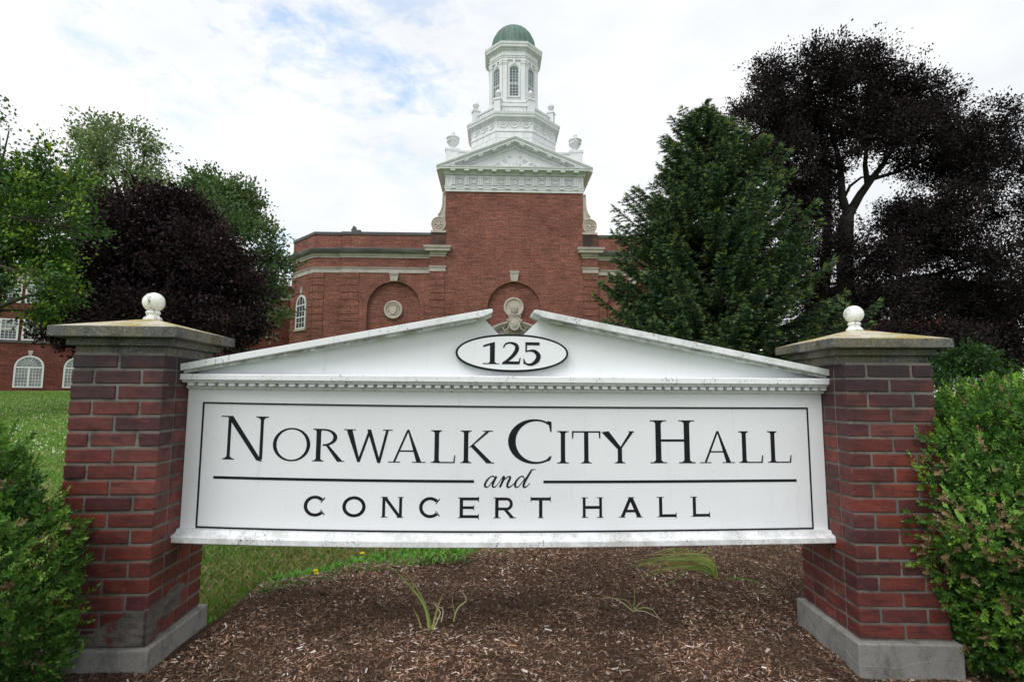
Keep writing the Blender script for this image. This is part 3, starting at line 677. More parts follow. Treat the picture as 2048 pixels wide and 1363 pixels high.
def gothic(I, ch, x0, x1, zb, h):
    w = x1-x0; I.start(x0, zb, w, h); k = h/w; T = .165; t = T*k; s = .03
    tick = lambda a, b, y, sg: I.poly([(a, y), (b, y), (b, y+sg*s), (a, y+sg*s)])
    if ch == 'C':
        I.ring(.5, .5, .5/k, .51, .5/k-T, .36, 44, 316, 32); I.poly([(.95, .90), (.915, .94), (.74, .69), (.77, .66)]); I.poly([(.95, .10), (.915, .06), (.74, .31), (.77, .34)])
    elif ch == 'O': I.ring(.5, .5, .5/k, .51, .5/k-T, .36)
    elif ch in 'NH':
        I.poly([(.06, 0), (.06+t*.85, 0), (.06+t*.85, 1), (.06, 1)]); I.poly([(.94-t*.85, 0), (.94, 0), (.94, 1), (.94-t*.85, 1)])
        if ch == 'N': I.poly([(.06, 1), (.06+t*1.15, 1), (.94, 0), (.94-t*1.1, 0)]); tick(.0, .3, 1, -1); tick(.74, 1, 1, -1); tick(.0, .3, 0, 1); tick(.72, 1., 0, 1)
        else:
            I.poly([(.06, .44), (.94, .44), (.94, .58), (.06, .58)])
            for a, b in ((0, .3), (.7, 1)): tick(a, b, 1, -1); tick(a, b, 0, 1)
    elif ch == 'E':
        I.poly([(.08, 0), (.08+t, 0), (.08+t, 1), (.08, 1)])
        for ya, yb, xe in ((0, .14, .97), (.44, .57, .76), (.86, 1, .97)): I.poly([(.08, ya), (xe, ya), (xe, yb), (.08, yb)])
        tick(0, .2, 1, -1); tick(0, .2, 0, 1); I.poly([(.96, -.06), (1, -.06), (1, .2), (.96, .2)]); I.poly([(.96, .8), (1, .8), (1, 1.04), (.96, 1.04)]); I.poly([(.74, .38), (.77, .38), (.77, .63), (.74, .63)])
    elif ch == 'R':
        I.poly([(.08, 0), (.08+t, 0), (.08+t, 1), (.08, 1)]); I.poly([(.08, .86), (.6, .86), (.6, 1), (.08, 1)]); I.poly([(.08, .38), (.6, .38), (.6, .51), (.08, .51)])
        I.ring(.6, .69, .31, .31, .16, .18, -90, 90, 20); I.poly([(.45, .42), (.62, .42), (.97, 0), (.78, 0)]); tick(0, .33, 0, 1); tick(0, .2, 1, -1); tick(.74, 1.03, 0, 1)
    elif ch == 'T':
        I.poly([(.5-t*.5, 0), (.5+t*.5, 0), (.5+t*.5, 1), (.5-t*.5, 1)]); I.poly([(.02, .86), (.98, .86), (.98, 1), (.02, 1)]); tick(.36, .64, 0, 1)
        I.poly([(0, .78), (.03, .78), (.03, 1.05), (0, 1.05)]); I.poly([(.97, .78), (1, .78), (1, 1.05), (.97, 1.05)])
    elif ch == 'A':
        I.poly([(.07, 0), (.22, 0), (.57, .97), (.43, .97)]); I.poly([(.43, .97), (.60, .97), (.95, 0), (.77, 0)]); I.poly([(.22, .25), (.78, .25), (.74, .38), (.26, .38)]); tick(0, .28, 0, 1); tick(.72, 1, 0, 1); tick(.38, .66, 1, -1)
    elif ch == 'L':
        I.poly([(.12, 0), (.12+t, 0), (.12+t, 1), (.12, 1)]); I.poly([(.12, 0), (.97, 0), (.97, .14), (.12, .14)]); tick(0, .36, 1, -1); tick(.02, .2, 0, 1); I.poly([(.96, -.05), (1, -.05), (1, .22), (.96, .22)])
for ch, a, b in [('C',-.993,-.893),('O',-.821,-.716),('N',-.647,-.545),('C',-.473,-.372),('E',-.294,-.197),('R',-.129,-.026),('T',.046,.142),('H',.289,.394),('A',.468,.586),('L',.655,.752),('L',.822,.918)]:
    I = Ink(); gothic(I, ch, a, b, .6595, .0945); I.build('letter', M['sign_black'], sign)
I = Ink(); I.start(-.174, .8005, .06, .08)
# script "and": unit = cap height .08, x unit .06
s_ = lambda p, w: I.brush([(x/.06, z/.08) for x, z in p], [q*1.3/.08 for q in w], 8)
s_([(.052,.040),(.044,.051),(.030,.049),(.012,.030),(.004,.010),(.010,.001),(.022,.006),(.040,.028),(.052,.046)], [.002,.005,.004,.007,.008,.005,.003,.003,.002])
s_([(.058,.052),(.046,.028),(.040,.008),(.046,.001),(.058,.008),(.074,.026)], [.008,.008,.007,.005,.003,.002])
s_([(.070,.022),(.082,.040),(.092,.051),(.094,.046),(.086,.026),(.074,.001)], [.002,.003,.005,.008,.008,.007])
s_([(.078,.012),(.094,.034),(.112,.049),(.122,.050),(.122,.042),(.112,.020),(.110,.004),(.118,.001),(.132,.010),(.146,.024)], [.002,.003,.004,.006,.008,.008,.007,.005,.003,.002])
s_([(.192,.040),(.184,.051),(.170,.049),(.152,.030),(.146,.010),(.152,.001),(.164,.006),(.182,.028),(.194,.044)], [.002,.005,.004,.007,.008,.005,.003,.003,.002])
s_([(.246,.084),(.226,.082),(.218,.070),(.196,.034),(.186,.010),(.190,.001),(.202,.006),(.216,.020)], [.001,.0045,.007,.008,.008,.006,.003,.002])
I.build('script_lettering', M['sign_black'], sign)
m = SB(); m.bar(-1.395, -.221, .0024, .006, .822, .8345); m.build('rule_line', M['sign_black'], sign); m = SB(); m.bar(.107, 1.364, .0024, .006, .8205, .833); m.build('rule_line', M['sign_black'], sign)
# number plaque
m = SB(); pc = (-.046, 1.437); a_, b_ = .270, .0905
ell = lambda k, n=72: [(pc[0]+k[0]*(abs(cos(2*pi*i/n))**.93)*(1 if cos(2*pi*i/n) > 0 else -1), pc[1]+k[1]*sin(2*pi*i/n)) for i in range(n)]
m.prism(ell((a_, b_)), -.030, .002); pl = m.build('plaque', M['sign_black'], sign, bevel=.002)
m = SB(); m.prism(ell((a_-.011, b_-.0105)), -.0325, -.0299); m.build('plaque_face', M['white_wood'], pl)
I = Ink(); Y_ = -.0325
I.start(-.186, 1.3835, .078, .1055, Y_)
I.poly([(.42, .03), (.72, .03), (.72, 1), (.42, .93)]); I.poly([(0, .76), (.02, .85), (.45, .95), (.72, 1), (.5, .86)]); I.poly([(0, 0), (1, 0), (1, .035), (0, .045)]); I.poly([(.30, .03), (.84, .03), (.72, .1), (.42, .1)])
I.start(-.098, 1.3835, .092, .1055, Y_)
I.brush([(.10,.74),(.20,.90),(.45,.97),(.74,.88),(.80,.70),(.66,.46),(.38,.22),(.06,.05)], [.05,.07,.08,.15,.19,.17,.13,.05], 8)
I.poly([(0, 0), (.93, 0), (.95, .13), (.10, .13)]); I.poly([(.86, 0), (.93, 0), (1., .30), (.93, .27)])
I.start(.004, 1.3805, .084, .109, Y_)
I.poly([(.14, .56), (.22, .58), (.24, .98), (.14, .98)]); I.poly([(.14, .87), (.95, .87), (.95, 1), (.14, 1)])
I.brush([(.17,.585),(.40,.63),(.68,.60),(.88,.42),(.80,.20),(.50,.03),(.20,.05),(.05,.20)], [.05,.07,.14,.20,.20,.12,.07,.06], 8); I.poly([(.02, .26), (.08, .28), (.12, .06), (.04, .03)])
I.build('house_number', M['sign_black'], pl)
# ------------------------------------------------------------------ city hall
CX = 1.58; mir = lambda x: 2*CX-x
hall = thing('city_hall', 'red brick hall with a white octagonal tower and green copper dome behind the sign', 'building', (CX, 45, 1.3))
BR, LS, TP = M['hall_brick'], M['limestone'], M['tower_paint']
ZG = 1.0
def arch_wall(x0, x1, cx, r, zs, ztop, y0, y1, name='wall'):
    n = 28; P = [(x0, ZG), (x0, ztop), (x1, ztop), (x1, ZG), (cx+r, ZG)]+[(cx+r*cos(pi*i/n), zs+r*sin(pi*i/n)) for i in range(n+1)]+[(cx-r, ZG)]
    # two halves keep the outline simple
    m = MB(); L = [p for p in P if p[0] <= cx+1e-6]
    arcL = [(cx+r*cos(pi*i/n), zs+r*sin(pi*i/n)) for i in range(n//2, n+1)]; arcR = [(cx+r*cos(pi*i/n), zs+r*sin(pi*i/n)) for i in range(0, n//2+1)]
    m.prism([(x0, ZG), (x0, ztop), (cx, ztop)]+arcL+[(cx-r, ZG)], y0, y1); m.prism([(x1, ZG), (cx+r, ZG)]+arcR+[(cx, ztop), (x1, ztop)], y0, y1)
    o = m.build(name, BR, hall)
    m = MB()   # brick ring round the arch
    def rr(a, b):
        for i in range(n*2):
            t0, t1 = pi*i/(n*2), pi*(i+1)/(n*2); m.prism([(cx+a*cos(t0), zs+a*sin(t0)), (cx+b*cos(t0), zs+b*sin(t0)), (cx+b*cos(t1), zs+b*sin(t1)), (cx+a*cos(t1), zs+a*sin(t1))], y0-.05, y0+.02)
    rr(r, r+.30); m.box(cx-r-.30, cx-r, y0-.05, y0+.02, ZG, zs); m.box(cx+r, cx+r+.30, y0-.05, y0+.02, ZG, zs)
    m.build('arch_ring', BR, hall); return o
# centre block
m = MB(); m.box(-4.47, 7.63, 45.26, 54, ZG, 18.9); m.build('wall', BR, hall)
arch_wall(-4.5, 7.66, CX, 2.3, 8.5, 18.88, 45, 45.28)
def medallion(x, z, r, y, crest):
    m = MB(); m.M = Matrix.Translation((x, y, z)) @ Matrix.Rotation(pi/2, 4, 'X')
    m.lathe([(.0, .05), (r*.74, .05), (r*.78, .12), (r*.84, .16), (r*.97, .15), (r, .08), (r, -.05)], (0,0,0), 40)
    if crest:
        m.M = Matrix.Translation((x, y-.06, z))
        m.prism([(-.28,.32),(.28,.32),(.30,.0),(.2,-.3),(0,-.42),(-.2,-.3),(-.30,.0)], -.09, .03)
        for sg in (-1, 1):
            m.tube([(sg*.3,-.03,.3),(sg*.48,-.03,.38),(sg*.52,-.03,.2),(sg*.42,-.03,.0),(sg*.5,-.03,-.2),(sg*.36,-.03,-.42),(sg*.15,-.03,-.5)], .045, 6)
        m.tube([(-.3,-.03,.42),(0,-.03,.5),(.3,-.03,.42)], .05, 6)
    m.build('medallion', M['medallion_stone'], hall, smooth=False)
M['medallion_stone'] = noisy('medallion_stone', (.50,.44,.385), (.42,.37,.33), 2, .85, .2, .3, .01)
medallion(CX-.03, 8.62, .88, 45.2, False)
def keystone(x, z0, z1, y, M_=None):
    m = MB()
    if M_: m.M = M_
    m.prism([(x-.28, z0), (x+.28, z0), (x+.40, z1-.12), (x-.40, z1-.12)], y-.22, y+.05); m.box(x-.42, x+.42, y-.27, y+.03, z1-.12, z1)
    m.tube([(x-.3, y-.2, z1-.18), (x+.3, y-.2, z1-.18)], .07, 8); m.build('keystone', LS, hall)
keystone(CX, 10.85, 11.74, 44.98)
for s in (-1, 1):
    q = (lambda x: x) if s < 0 else mir
    def bx(m, a, b, *r): a, b = sorted((q(a), q(b))); m.box(a, b, *r)
    # pilaster strip with recessed courses
    m = MB(); bx(m, -5.74, -4.44, 44.99, 45.5, ZG, 11.7); bx(m, -5.74, -4.44, 44.93, 45.5, 12.14, 13.0)
    z = ZG
    while z < 11.6:
        z1 = min(z+.56, 11.68); bx(m, -5.76, -4.47, 44.935, 45.0, z, z1); z += .63
    m.build('pilaster', BR, hall)
    m = MB(); bx(m, -5.72, -4.46, 44.94, 45.6, 13.8, 15.12); m.build('pilaster', M['hall_brick_sooty'], hall)
    def ent(x0, x1, y, prof, mat, name, extra=()):
        m = MB(); pts = [(x0, 45.6), (x0, y), (x1, y), (x1, 45.6)] if not extra else extra
        m.sweep(pts, prof); m.build(name, mat, hall)
    a, b = sorted((q(-5.74), q(-4.44)))
    P1 = [(-.1,12.98),(.05,12.98),(.05,13.1),(.12,13.16),(.16,13.3),(.22,13.36),(.40,13.40),(.44,13.42),(.44,13.6),(.52,13.68),(.55,13.84),(.50,13.87),(-.1,13.87)]
    ent(a, b, 44.93, P1, LS, 'pilaster_capital')
    P2 = [(-.1,11.68),(.04,11.68),(.04,11.98),(.10,12.04),(.12,12.15),(-.1,12.15)]
    ent(a, b, 44.93, P2, LS, 'belt_block')
    # wing
    if s < 0: arch_wall(-13.4, -5.70, -8.80, 2.3, 8.45, 15.0, 45.12, 45.4)
    else: arch_wall(mir(-5.70), mir(-13.4), mir(-8.80), 2.3, 8.45, 15.0, 45.12, 45.4)
    m = MB(); bx(m, -13.38, -4.6, 45.38, 60, ZG, 14.98); m.build('wall', BR, hall)
    m = MB(); P = [(q(-13.39), 45.3), (q(-13.39), 60), (q(-18.75), 60), (q(-18.75), 48.2), (q(-15.85), 45.3)]
    vs = [(x, y, ZG) for x, y in P]+[(x, y, 14.9) for x, y in P]; m.add(vs, [(0,1,2,3,4), (9,8,7,6,5)]+[(i, (i+1) % 5, (i+1) % 5+5, i+5) for i in range(5)]); m.build('wall', BR, hall)
    # quoin bands
    m = MB(); m2 = MB(); m3 = MB(); m4 = MB(); z = ZG
    while z < 11.4:
        z1 = min(z+.56, 11.5); bx(m, -13.42, -11.85, 45.075, 45.14, z, z1); bx(m2, -15.83, -14.9, 45.25, 45.32, z, z1)
        Mx = Matrix.Translation((q(-15.85), 45.3, 0)) @ Matrix.Rotation(radians(-45 if s < 0 else 45), 4, 'Z')
        m3.M = m4.M = Mx
        if s < 0: m3.box(-.75, -.0, -.05, .02, z, z1); m4.box(-4.1, -3.4, -.05, .02, z, z1)
        else: m3.box(.0, .75, -.05, .02, z, z1); m4.box(3.4, 4.1, -.05, .02, z, z1)
        z += .63
    for k_ in (m, m2, m3, m4): k_.build('quoins', BR, hall)
    path = [(q(-18.75), 60), (q(-18.75), 48.2), (q(-15.85), 45.3), (q(-13.42), 45.3), (q(-13.42), 45.12), (q(-5.74), 45.12)]
    if s > 0: path = path[::-1]
    m = MB(); m.sweep(path, [(-.1,13.18),(.28,13.18),(.34,13.22),(.40,13.30),(.46,13.40),(.52,13.56),(.50,13.60),(-.1,13.62)]); m.build('cornice', M['weathered_stone'], hall)
    m = MB(); m.sweep(path, [(-.1,12.84),(.08,12.84),(.08,12.95),(.14,13.0),(.20,13.15),(.24,13.178),(-.1,13.178)]); m.build('cornice_bed', LS, hall)
    m = MB(); m.sweep(path, [(-.1,11.52),(.06,11.52),(.06,11.86),(.12,11.9),(.15,12.0),(-.1,12.02)]); m.build('belt_course', LS, hall)
    m = MB(); m.sweep(path, [(-.35,14.86),(.05,14.86),(.07,14.9),(.07,15.14),(-.35,15.16)]); m.build('coping', M['coping'], hall)
    keystone(q(-8.83), 10.78, 11.52, 45.1); medallion(q(-8.88), 8.33, .80, 45.33, True)
    # scroll bracket
    m = MB(); e = []
    outer = [(-4.62,18.72),(-4.70,18.70),(-4.72,18.4),(-4.72,17.9),(-4.78,17.4),(-4.92,17.0),(-5.12,16.75),(-5.16,16.62),(-5.10,16.50),(-4.44,16.5),(-4.44,18.72)]
    m.prism([(q(x), z) for x, z in outer], 45.06, 45.6)
    m.tube([(q(x-.02), 45.04, z) for x, z in outer[1:7]], .07, 6)
    m.box(*sorted((q(-5.2), q(-4.43))), 45.1, 45.6, 15.3, 16.55)
    m.M = Matrix.Translation((q(-5.08), 45.06, 15.93)) @ Matrix.Rotation(pi/2, 4, 'X')
    m.lathe([(0,.10),(.12,.10),(.18,.03),(.34,.02),(.38,.08),(.44,.08),(.46,.02),(.54,.02),(.58,.10),(.64,.10),(.66,.0),(.66,-.45)], (0,0,0), 32)
    for k in range(6): m.ball((.26*cos(k*pi/3), .26*sin(k*pi/3), .05), .09, 8)
    m.M = None
    m.ball((q(-4.66), 45.05, 18.72), .13, 10); m.box(*sorted((q(-5.74), q(-4.40))), 44.86, 45.6, 15.12, 15.30)
    m.build('scroll_bracket', M['medallion_stone'], hall)
    # arched window on the canted bay
    Mx = Matrix.Translation((q(-17.27), 46.72, 0)) @ Matrix.Rotation(radians(-45 if s < 0 else 45), 4, 'Z')
    w2 = .78; zs = 8.85; z0 = 6.75
    def archpoly(r, zb, n=16): return [(-r, zb), (r, zb)]+[(r*cos(pi*i/n), zs+r*sin(pi*i/n)) for i in range(n+1)]
    m = MB(); m.M = Mx
    for i in range(16):
        t0, t1 = pi*i/16, pi*(i+1)/16; m.prism([(w2*cos(t0), zs+w2*sin(t0)), ((w2+.16)*cos(t0), zs+(w2+.16)*sin(t0)), ((w2+.16)*cos(t1), zs+(w2+.16)*sin(t1)), (w2*cos(t1), zs+w2*sin(t1))], -.08, .05)
    m.box(-w2-.16, -w2, -.08, .05, z0, zs); m.box(w2, w2+.16, -.08, .05, z0, zs); m.box(-w2, w2, -.07, .04, zs-.05, zs+.05); m.box(-w2, w2, -.07, .04, z0, z0+.12)
    for x in (-.26, .26): m.box(x-.025, x+.025, -.06, .04, z0+.12, zs+.7)
    m.box(-w2, w2, -.065, .04, 7.75, 7.85)
    for z in (7.3, 8.3): m.box(-w2, w2, -.055, .04, z-.02, z+.02)
    w = m.build('window', M['window_paint'], hall)
    m = MB(); m.M = Mx; m.prism(archpoly(w2, z0), -.03, .03); m.build('pane', M['glass'], w)
    m = MB(); m.M = Mx; m.box(-w2-.3, w2+.3, -.16, .05, z0-.18, z0-.001); m.build('sill', LS, w)
    m = MB(); m.M = Mx; m.prism([(-.12, 9.9), (.12, 9.9), (.18, 10.5), (-.18, 10.5)], -.12, .04); m.build('keystone', LS, w)
# roof vent on the left parapet
m = MB(); m.box(-12.8, -12.2, 45.6, 46, 14.9, 15.42); m.prism([(-12.85,15.42),(-12.35,15.42),(-12.45,15.75),(-12.62,15.85)], 45.6, 46.0); m.box(-12.3, -12.0, 45.7, 45.9, 15.3, 15.5); m.build('roof_vent', M['coping'], hall)
# entablature, triglyph frieze and pediment
yF = 44.93
m = MB(); P = [(-4.52, 54), (-4.52, yF), (7.68, yF), (7.68, 54)]
m.sweep(P, [(-.2,18.86),(.03,18.86),(.03,19.06),(.08,19.07),(.08,19.24),(.13,19.25),(.13,19.32),(-.2,19.32)]); m.box(-4.55, 7.71, yF-.03, 54, 19.31, 20.30); m.build('architrave', TP, hall)
m = MB()
for i in range(10):
    x = -3.85+1.2055*i
    for k in (-1, 0, 1): m.box(x+k*.14-.045, x+k*.14+.045, yF-.19, yF, 19.40, 20.12)
    m.box(x-.22, x+.22, yF-.08, yF, 19.40, 20.18); m.box(x-.25, x+.25, yF-.12, yF, 20.12, 20.22); m.box(x-.2, x+.2, yF-.16, yF-.1, 19.13, 19.22)
    if i < 9:
        c = x+.603
        for a in (.30, .20):
            y = yF-.08-(.30-a)*.3; t = .045
            m.box(c-a, c+a, y-.05, yF, 19.80-a*1.25, 19.80-a*1.25+t*1.3); m.box(c-a, c+a, y-.05, yF, 19.80+a*1.25-t*1.3, 19.80+a*1.25); m.box(c-a, c-a+t, y-.049, yF, 19.80-a*1.25, 19.80+a*1.25); m.box(c+a-t, c+a, y-.049, yF, 19.80-a*1.25, 19.80+a*1.25)
        m.box(c-.11, c+.11, yF-.09, yF, 19.7, 19.9)
for x in (-4.4, 7.56):
    for k in (-.5, .5): m.box(x+k*.13-.045, x+k*.13+.045, yF-.10, yF, 19.40, 20.18)
m.build('triglyph_frieze', TP, hall)
m = MB(); m.sweep(P, [(-.2,20.29),(.04,20.29),(.06,20.33),(-.2,20.34)])
m.sweep(P, [(-.2,20.335),(.16,20.335),(.16,20.52),(.22,20.56),(.26,20.66),(-.2,20.66)]); 
x = -4.68
while x < 7.84: m.box(x, x+.065, yF-.23, yF-.15, 20.36, 20.49); x += .115
for i in range(10): x = -3.85+1.2055*i; m.box(x-.21, x+.21, yF-.66, yF-.2, 20.52, 20.66)
m.sweep(P, [(-.2,20.66),(.70,20.66),(.70,20.80),(.76,20.82),(.78,20.90),(-.2,20.90)]); m.build('cornice', TP, hall)
# raking cornice
ap = 23.72; el = -5.27; ez = 20.94; A = Vector((CX, ap)); 
m = MB(); Ltot = (A-Vector((el, ez))).length; dirL = (A-Vector((el, ez))).normalized()
for s in (-1, 1):
    f = (lambda x: x) if s < 0 else mir
    def rk(d0, d1, y0, y1, x_end=el):      # slab between perpendicular-ish vertical drops d0,d1 below the top line
        P_ = [(x_end, ez+(x_end-el)*dirL.y/dirL.x-d0), (CX, ap-d0), (CX, ap-d1), (x_end, ez+(x_end-el)*dirL.y/dirL.x-d1)]
        m.prism([(f(x), z) for x, z in P_], y0, y1)
    rk(0, .10, 44.10, 52); rk(.10, .2, 44.16, 52); rk(.2, .42, 44.24, 52); rk(.42, .56, 44.62, 46, -5.0+.3); rk(.56, .80, 44.78, 46, -4.0)
    t = .9
    while t < Ltot-.15:
        p = Vector((el, ez))+dirL*t; x = f(p.x); z = p.y-.60
        if p.x > -3.9: m.box(x-.03, x+.03, 44.71, 44.8, z-.10, z+.03)
        t += .122
    for i in range(5):
        x = f(-3.85+1.2055*i); xx = -3.85+1.2055*i; z = ez+(xx-el)*dirL.y/dirL.x-.42; sl = dirL.y/dirL.x*(1 if s < 0 else -1)
        m.prism([(x-.2, z-.13-.2*sl), (x+.2, z-.13+.2*sl), (x+.2, z+.02+.2*sl), (x-.2, z+.02-.2*sl)], 44.28, 44.7)
m.build('pediment', TP, hall)
m = MB(); m.prism([(-4.4,20.88),(mir(-4.4),20.88),(CX,23.15)], 44.97, 52); tym = m.build('tympanum', TP, hall)
m = MB(); Yt = 44.93
m.lathe([(.0,-.02),(.18,0),(.34,.06),(.46,.2),(.50,.36),(.54,.38),(.54,.42),(.2,.42),(.26,.55),(.14,.6),(.18,.72),(.05,.8)], (CX, Yt+.05, 21.05), 20, pi, 2*pi, sy=.5)
def curl(cx, cz, r, s, turns=1.4, th=.055):
    m.tube([(cx+s*r*(1-i/26)*cos(i*turns*2*pi/22), Yt, cz+r*(1-i/26)*sin(i*turns*2*pi/22)) for i in range(22)], th, 5)
for s in (-1, 1):
    curl(CX+s*1.45, 21.35, .26, s); curl(CX+s*2.1, 21.15, .17, -s); curl(CX+s*.85, 21.75, .2, s); curl(CX+s*2.7, 21.08, .12, s); curl(CX+s*1.0, 21.15, .12, -s); curl(CX+s*.45, 22.15, .1, s)
    m.tube([(CX+s*.6, Yt, 21.1), (CX+s*1.2, Yt, 21.1), (CX+s*1.8, Yt, 21.35), (CX+s*2.5, Yt, 21.25), (CX+s*3.2, Yt, 21.02)], .03, 5)
    for k in range(12): m.ball((CX+s*RNG.uniform(.6, 2.6), Yt, 21.1+RNG.uniform(0, .25)), .05, 6)
m.build('relief', TP, tym)
# attic block, pedestals and urns
m = MB(); m.box(-4.1, mir(-4.1), 46.0, 54, 20.5, 23.1); m.sweep([(-4.1,54),(-4.1,46),(mir(-4.1),46),(mir(-4.1),54)], [(-.1,22.95),(.08,22.95),(.12,23.08),(-.1,23.1)]); m.build('attic', TP, hall)
def urn(m, x, y, z, s, acorn=False):
    if acorn: pr = [(.0,0),(.22,0),(.22,.06),(.12,.12),(.10,.2),(.2,.28),(.29,.42),(.31,.55),(.33,.57),(.33,.62),(.24,.66),(.22,.76),(.15,.9),(.05,1.0),(0,1.02)]
    else: pr = [(0,0),(.30,0),(.30,.08),(.16,.14),(.13,.22),(.22,.32),(.38,.5),(.46,.75),(.50,.95),(.55,.98),(.55,1.06),(.2,1.1),(.16,1.16),(.20,1.2),(.20,1.3),(.13,1.36),(.17,1.42),(.15,1.5),(.06,1.62),(0,1.7)]
    m.lathe([(r*s, h*s) for r, h in pr], (x, y, z), 16)
    if not acorn:
        for k in range(4):
            a0 = k*pi/2; m.tube([(x+.47*s*cos(a0+t), y+.47*s*sin(a0+t), z+(.88-.22*sin(t*2))*s) for t in [i*pi/12 for i in range(7)]], .05*s, 5)
for x0 in (-4.08, mir(-4.08)):
    m = MB(); m.box(x0-.57, x0+.57, 45.93, 47.1, 20.7, 23.12); m.box(x0-.66, x0+.66, 45.9, 47.2, 23.12, 23.38); p = m.build('pedestal', TP, hall, bevel=.02)
    m = MB(); urn(m, x0, 46.55, 23.38, 1.12); m.build('urn', TP, p, smooth=True)
# tower -------------------------------------------------------------
TY = 49.8; TX = 1.56
def octo(R, f=None):
    f = R*.4142 if f is None else f
    P = [(-f,-R),(f,-R),(R,-f),(R,f),(f,R),(-f,R),(-R,f),(-R,-f)]; return [(TX+x, TY+y) for x, y in P]
def oct_prism(m, R, z0, z1, f=None):
    P = octo(R, f); m.add([(x, y, z0) for x, y in P]+[(x, y, z1) for x, y in P], [tuple(range(7, -1, -1)), tuple(range(8, 16))]+[(i, (i+1) % 8, (i+1) % 8+8, i+8) for i in range(8)])
m = MB(); oct_prism(m, 3.98, 20.5, 24.9)
# raised ashlar blocks
for k in range(8):
    m.M = Matrix.Translation((TX, TY, 0)) @ Matrix.Rotation(k*pi/4, 4, 'Z')
    for r in range(4):
        z = 24.88-.56*(r+1)
        xs_ = [-1.65+.825*j+(0 if r % 2 == 0 else .41) for j in range(-1, 5)]
        for xa in xs_:
            a, b = max(-1.64, xa+.015), min(1.64, xa+.81)
            if b-a > .1: m.box(a, b, -4.02, -3.9, z+.015, z+.545)
m.M = None; m.build('drum', TP, hall)
m = MB(); oct_prism(m, 4.0, 24.92, 26.05); m.sweep(octo(4.0), [(-.1,24.9),(.06,24.9),(.09,25.0),(.05,25.1),(-.1,25.1)], True); fr = m.build('swag_frieze', TP, hall)
m = MB()
for k in range(8):
    if k in (3, 4, 5): continue
    m.M = Matrix.Translation((TX, TY, 0)) @ Matrix.Rotation(k*pi/4, 4, 'Z')
    for j in range(-1, 2):
        c = j*1.05
        m.tube([(c+.42*cos(t), -4.03, 25.75-.42*sin(t)) for t in [i*pi/10 for i in range(11)]], .05, 5)
        m.tube([(c+.25*cos(t), -4.03, 25.78-.2*sin(t)) for t in [i*pi/8 for i in range(9)]], .035, 5)
        m.ball((c, -4.03, 25.8), .09, 8); m.ball((c+.52, -4.03, 25.78), .08, 8); m.ball((c-.52, -4.03, 25.78), .08, 8); m.tube([(c-.52, -4.03, 25.75), (c-.54, -4.03, 25.35)], .035, 5)
m.M = None; m.build('swag', TP, fr)
m = MB(); m.sweep(octo(4.0), [(-.2,25.92),(.05,25.92),(.05,26.1),(.12,26.14),(.16,26.2),(.36,26.22),(.36,26.38),(.44,26.44),(.48,26.62),(-.2,26.66)], True); oct_prism(m, 3.9, 26.0, 26.64)
for k in range(8):
    m.M = Matrix.Translation((TX, TY, 0)) @ Matrix.Rotation(k*pi/4, 4, 'Z'); x = -1.66
    while x < 1.62: m.box(x, x+.06, -4.13, -4.0, 25.97, 26.1); x += .115
m.M = None; m.build('drum_cornice', TP, hall)
RP = 3.62
for k, (x, y) in enumerate(octo(RP)):
    a = math.atan2(y-TY, x-TX)
    m = MB(); m.M = Matrix.Translation((x, y, 0)) @ Matrix.Rotation(a, 4, 'Z'); m.box(-.3, .3, -.3, .3, 26.6, 28.02); m.box(-.37, .37, -.37, .37, 28.02, 28.2); m.box(-.34, .34, -.34, .34, 26.6, 26.78); p = m.build('railing_post', TP, hall, bevel=.01)
    m = MB(); urn(m, x, y, 28.2, .95, True); m.build('finial', TP, p, smooth=True)
for k in range(8):
    m = MB(); m.M = Matrix.Translation((TX, TY, 0)) @ Matrix.Rotation(k*pi/4, 4, 'Z'); h = RP*.4142-.28
    m.box(-h, h, -RP-.12, -RP+.12, 27.52, 27.68); m.box(-h, h, -RP-.12, -RP+.12, 26.62, 26.80)
    nb = 7
    for j in range(nb): m.lathe([(.06,0),(.085,.06),(.05,.12),(.09,.26),(.085,.34),(.045,.5),(.05,.6),(.075,.66),(.075,.72)], (-h+(j+.5)*2*h/nb, -RP, 26.8), 8)
    m.M = None; m.build('balustrade', TP, hall)
# lantern
RL, FL = 2.34, 1.08
lan = MB(); oct_prism(lan, RL-.12, 26.6, 33.9, FL-.05); lw = lan.build('lantern_wall', TP, hall)
m = MB(); m.sweep(octo(RL-.12, FL-.05), [(-.1,26.6),(.45,26.6),(.45,28.0),(.38,28.1),(.30,28.2),(.26,28.55),(.32,28.6),(.30,28.72),(.12,28.78),(-.1,28.78)], True); m.build('lantern_plinth', TP, hall)
m = MB()
for k in range(8):
    m.M = Matrix.Translation((TX, TY, 0)) @ Matrix.Rotation(k*pi/4, 4, 'Z')
    if k % 2 == 0: R_, h = RL, FL
    else: R_, h = (RL+FL)/sqrt(2), (RL-FL)/sqrt(2)
    for sg in (-1, 1):
        a, b = sorted((sg*(h-.02), sg*(h-.40))); m.box(a, b, -R_-.04, -R_+.1, 28.75, 32.62); m.box(a-.04, b+.04, -R_-.09, -R_+.1, 32.62, 32.70); m.box(a-.02, b+.02, -R_-.06, -R_+.1, 32.45, 32.52); m.box(a-.05, b+.05, -R_-.10, -R_+.1, 32.84, 33.02); m.box(a-.02, b+.02, -R_-.07, -R_+.1, 32.70, 32.84); m.box(a-.03, b+.03, -R_-.07, -R_+.1, 28.75, 28.98)
m.M = None; m.build('pilaster', TP, hall)
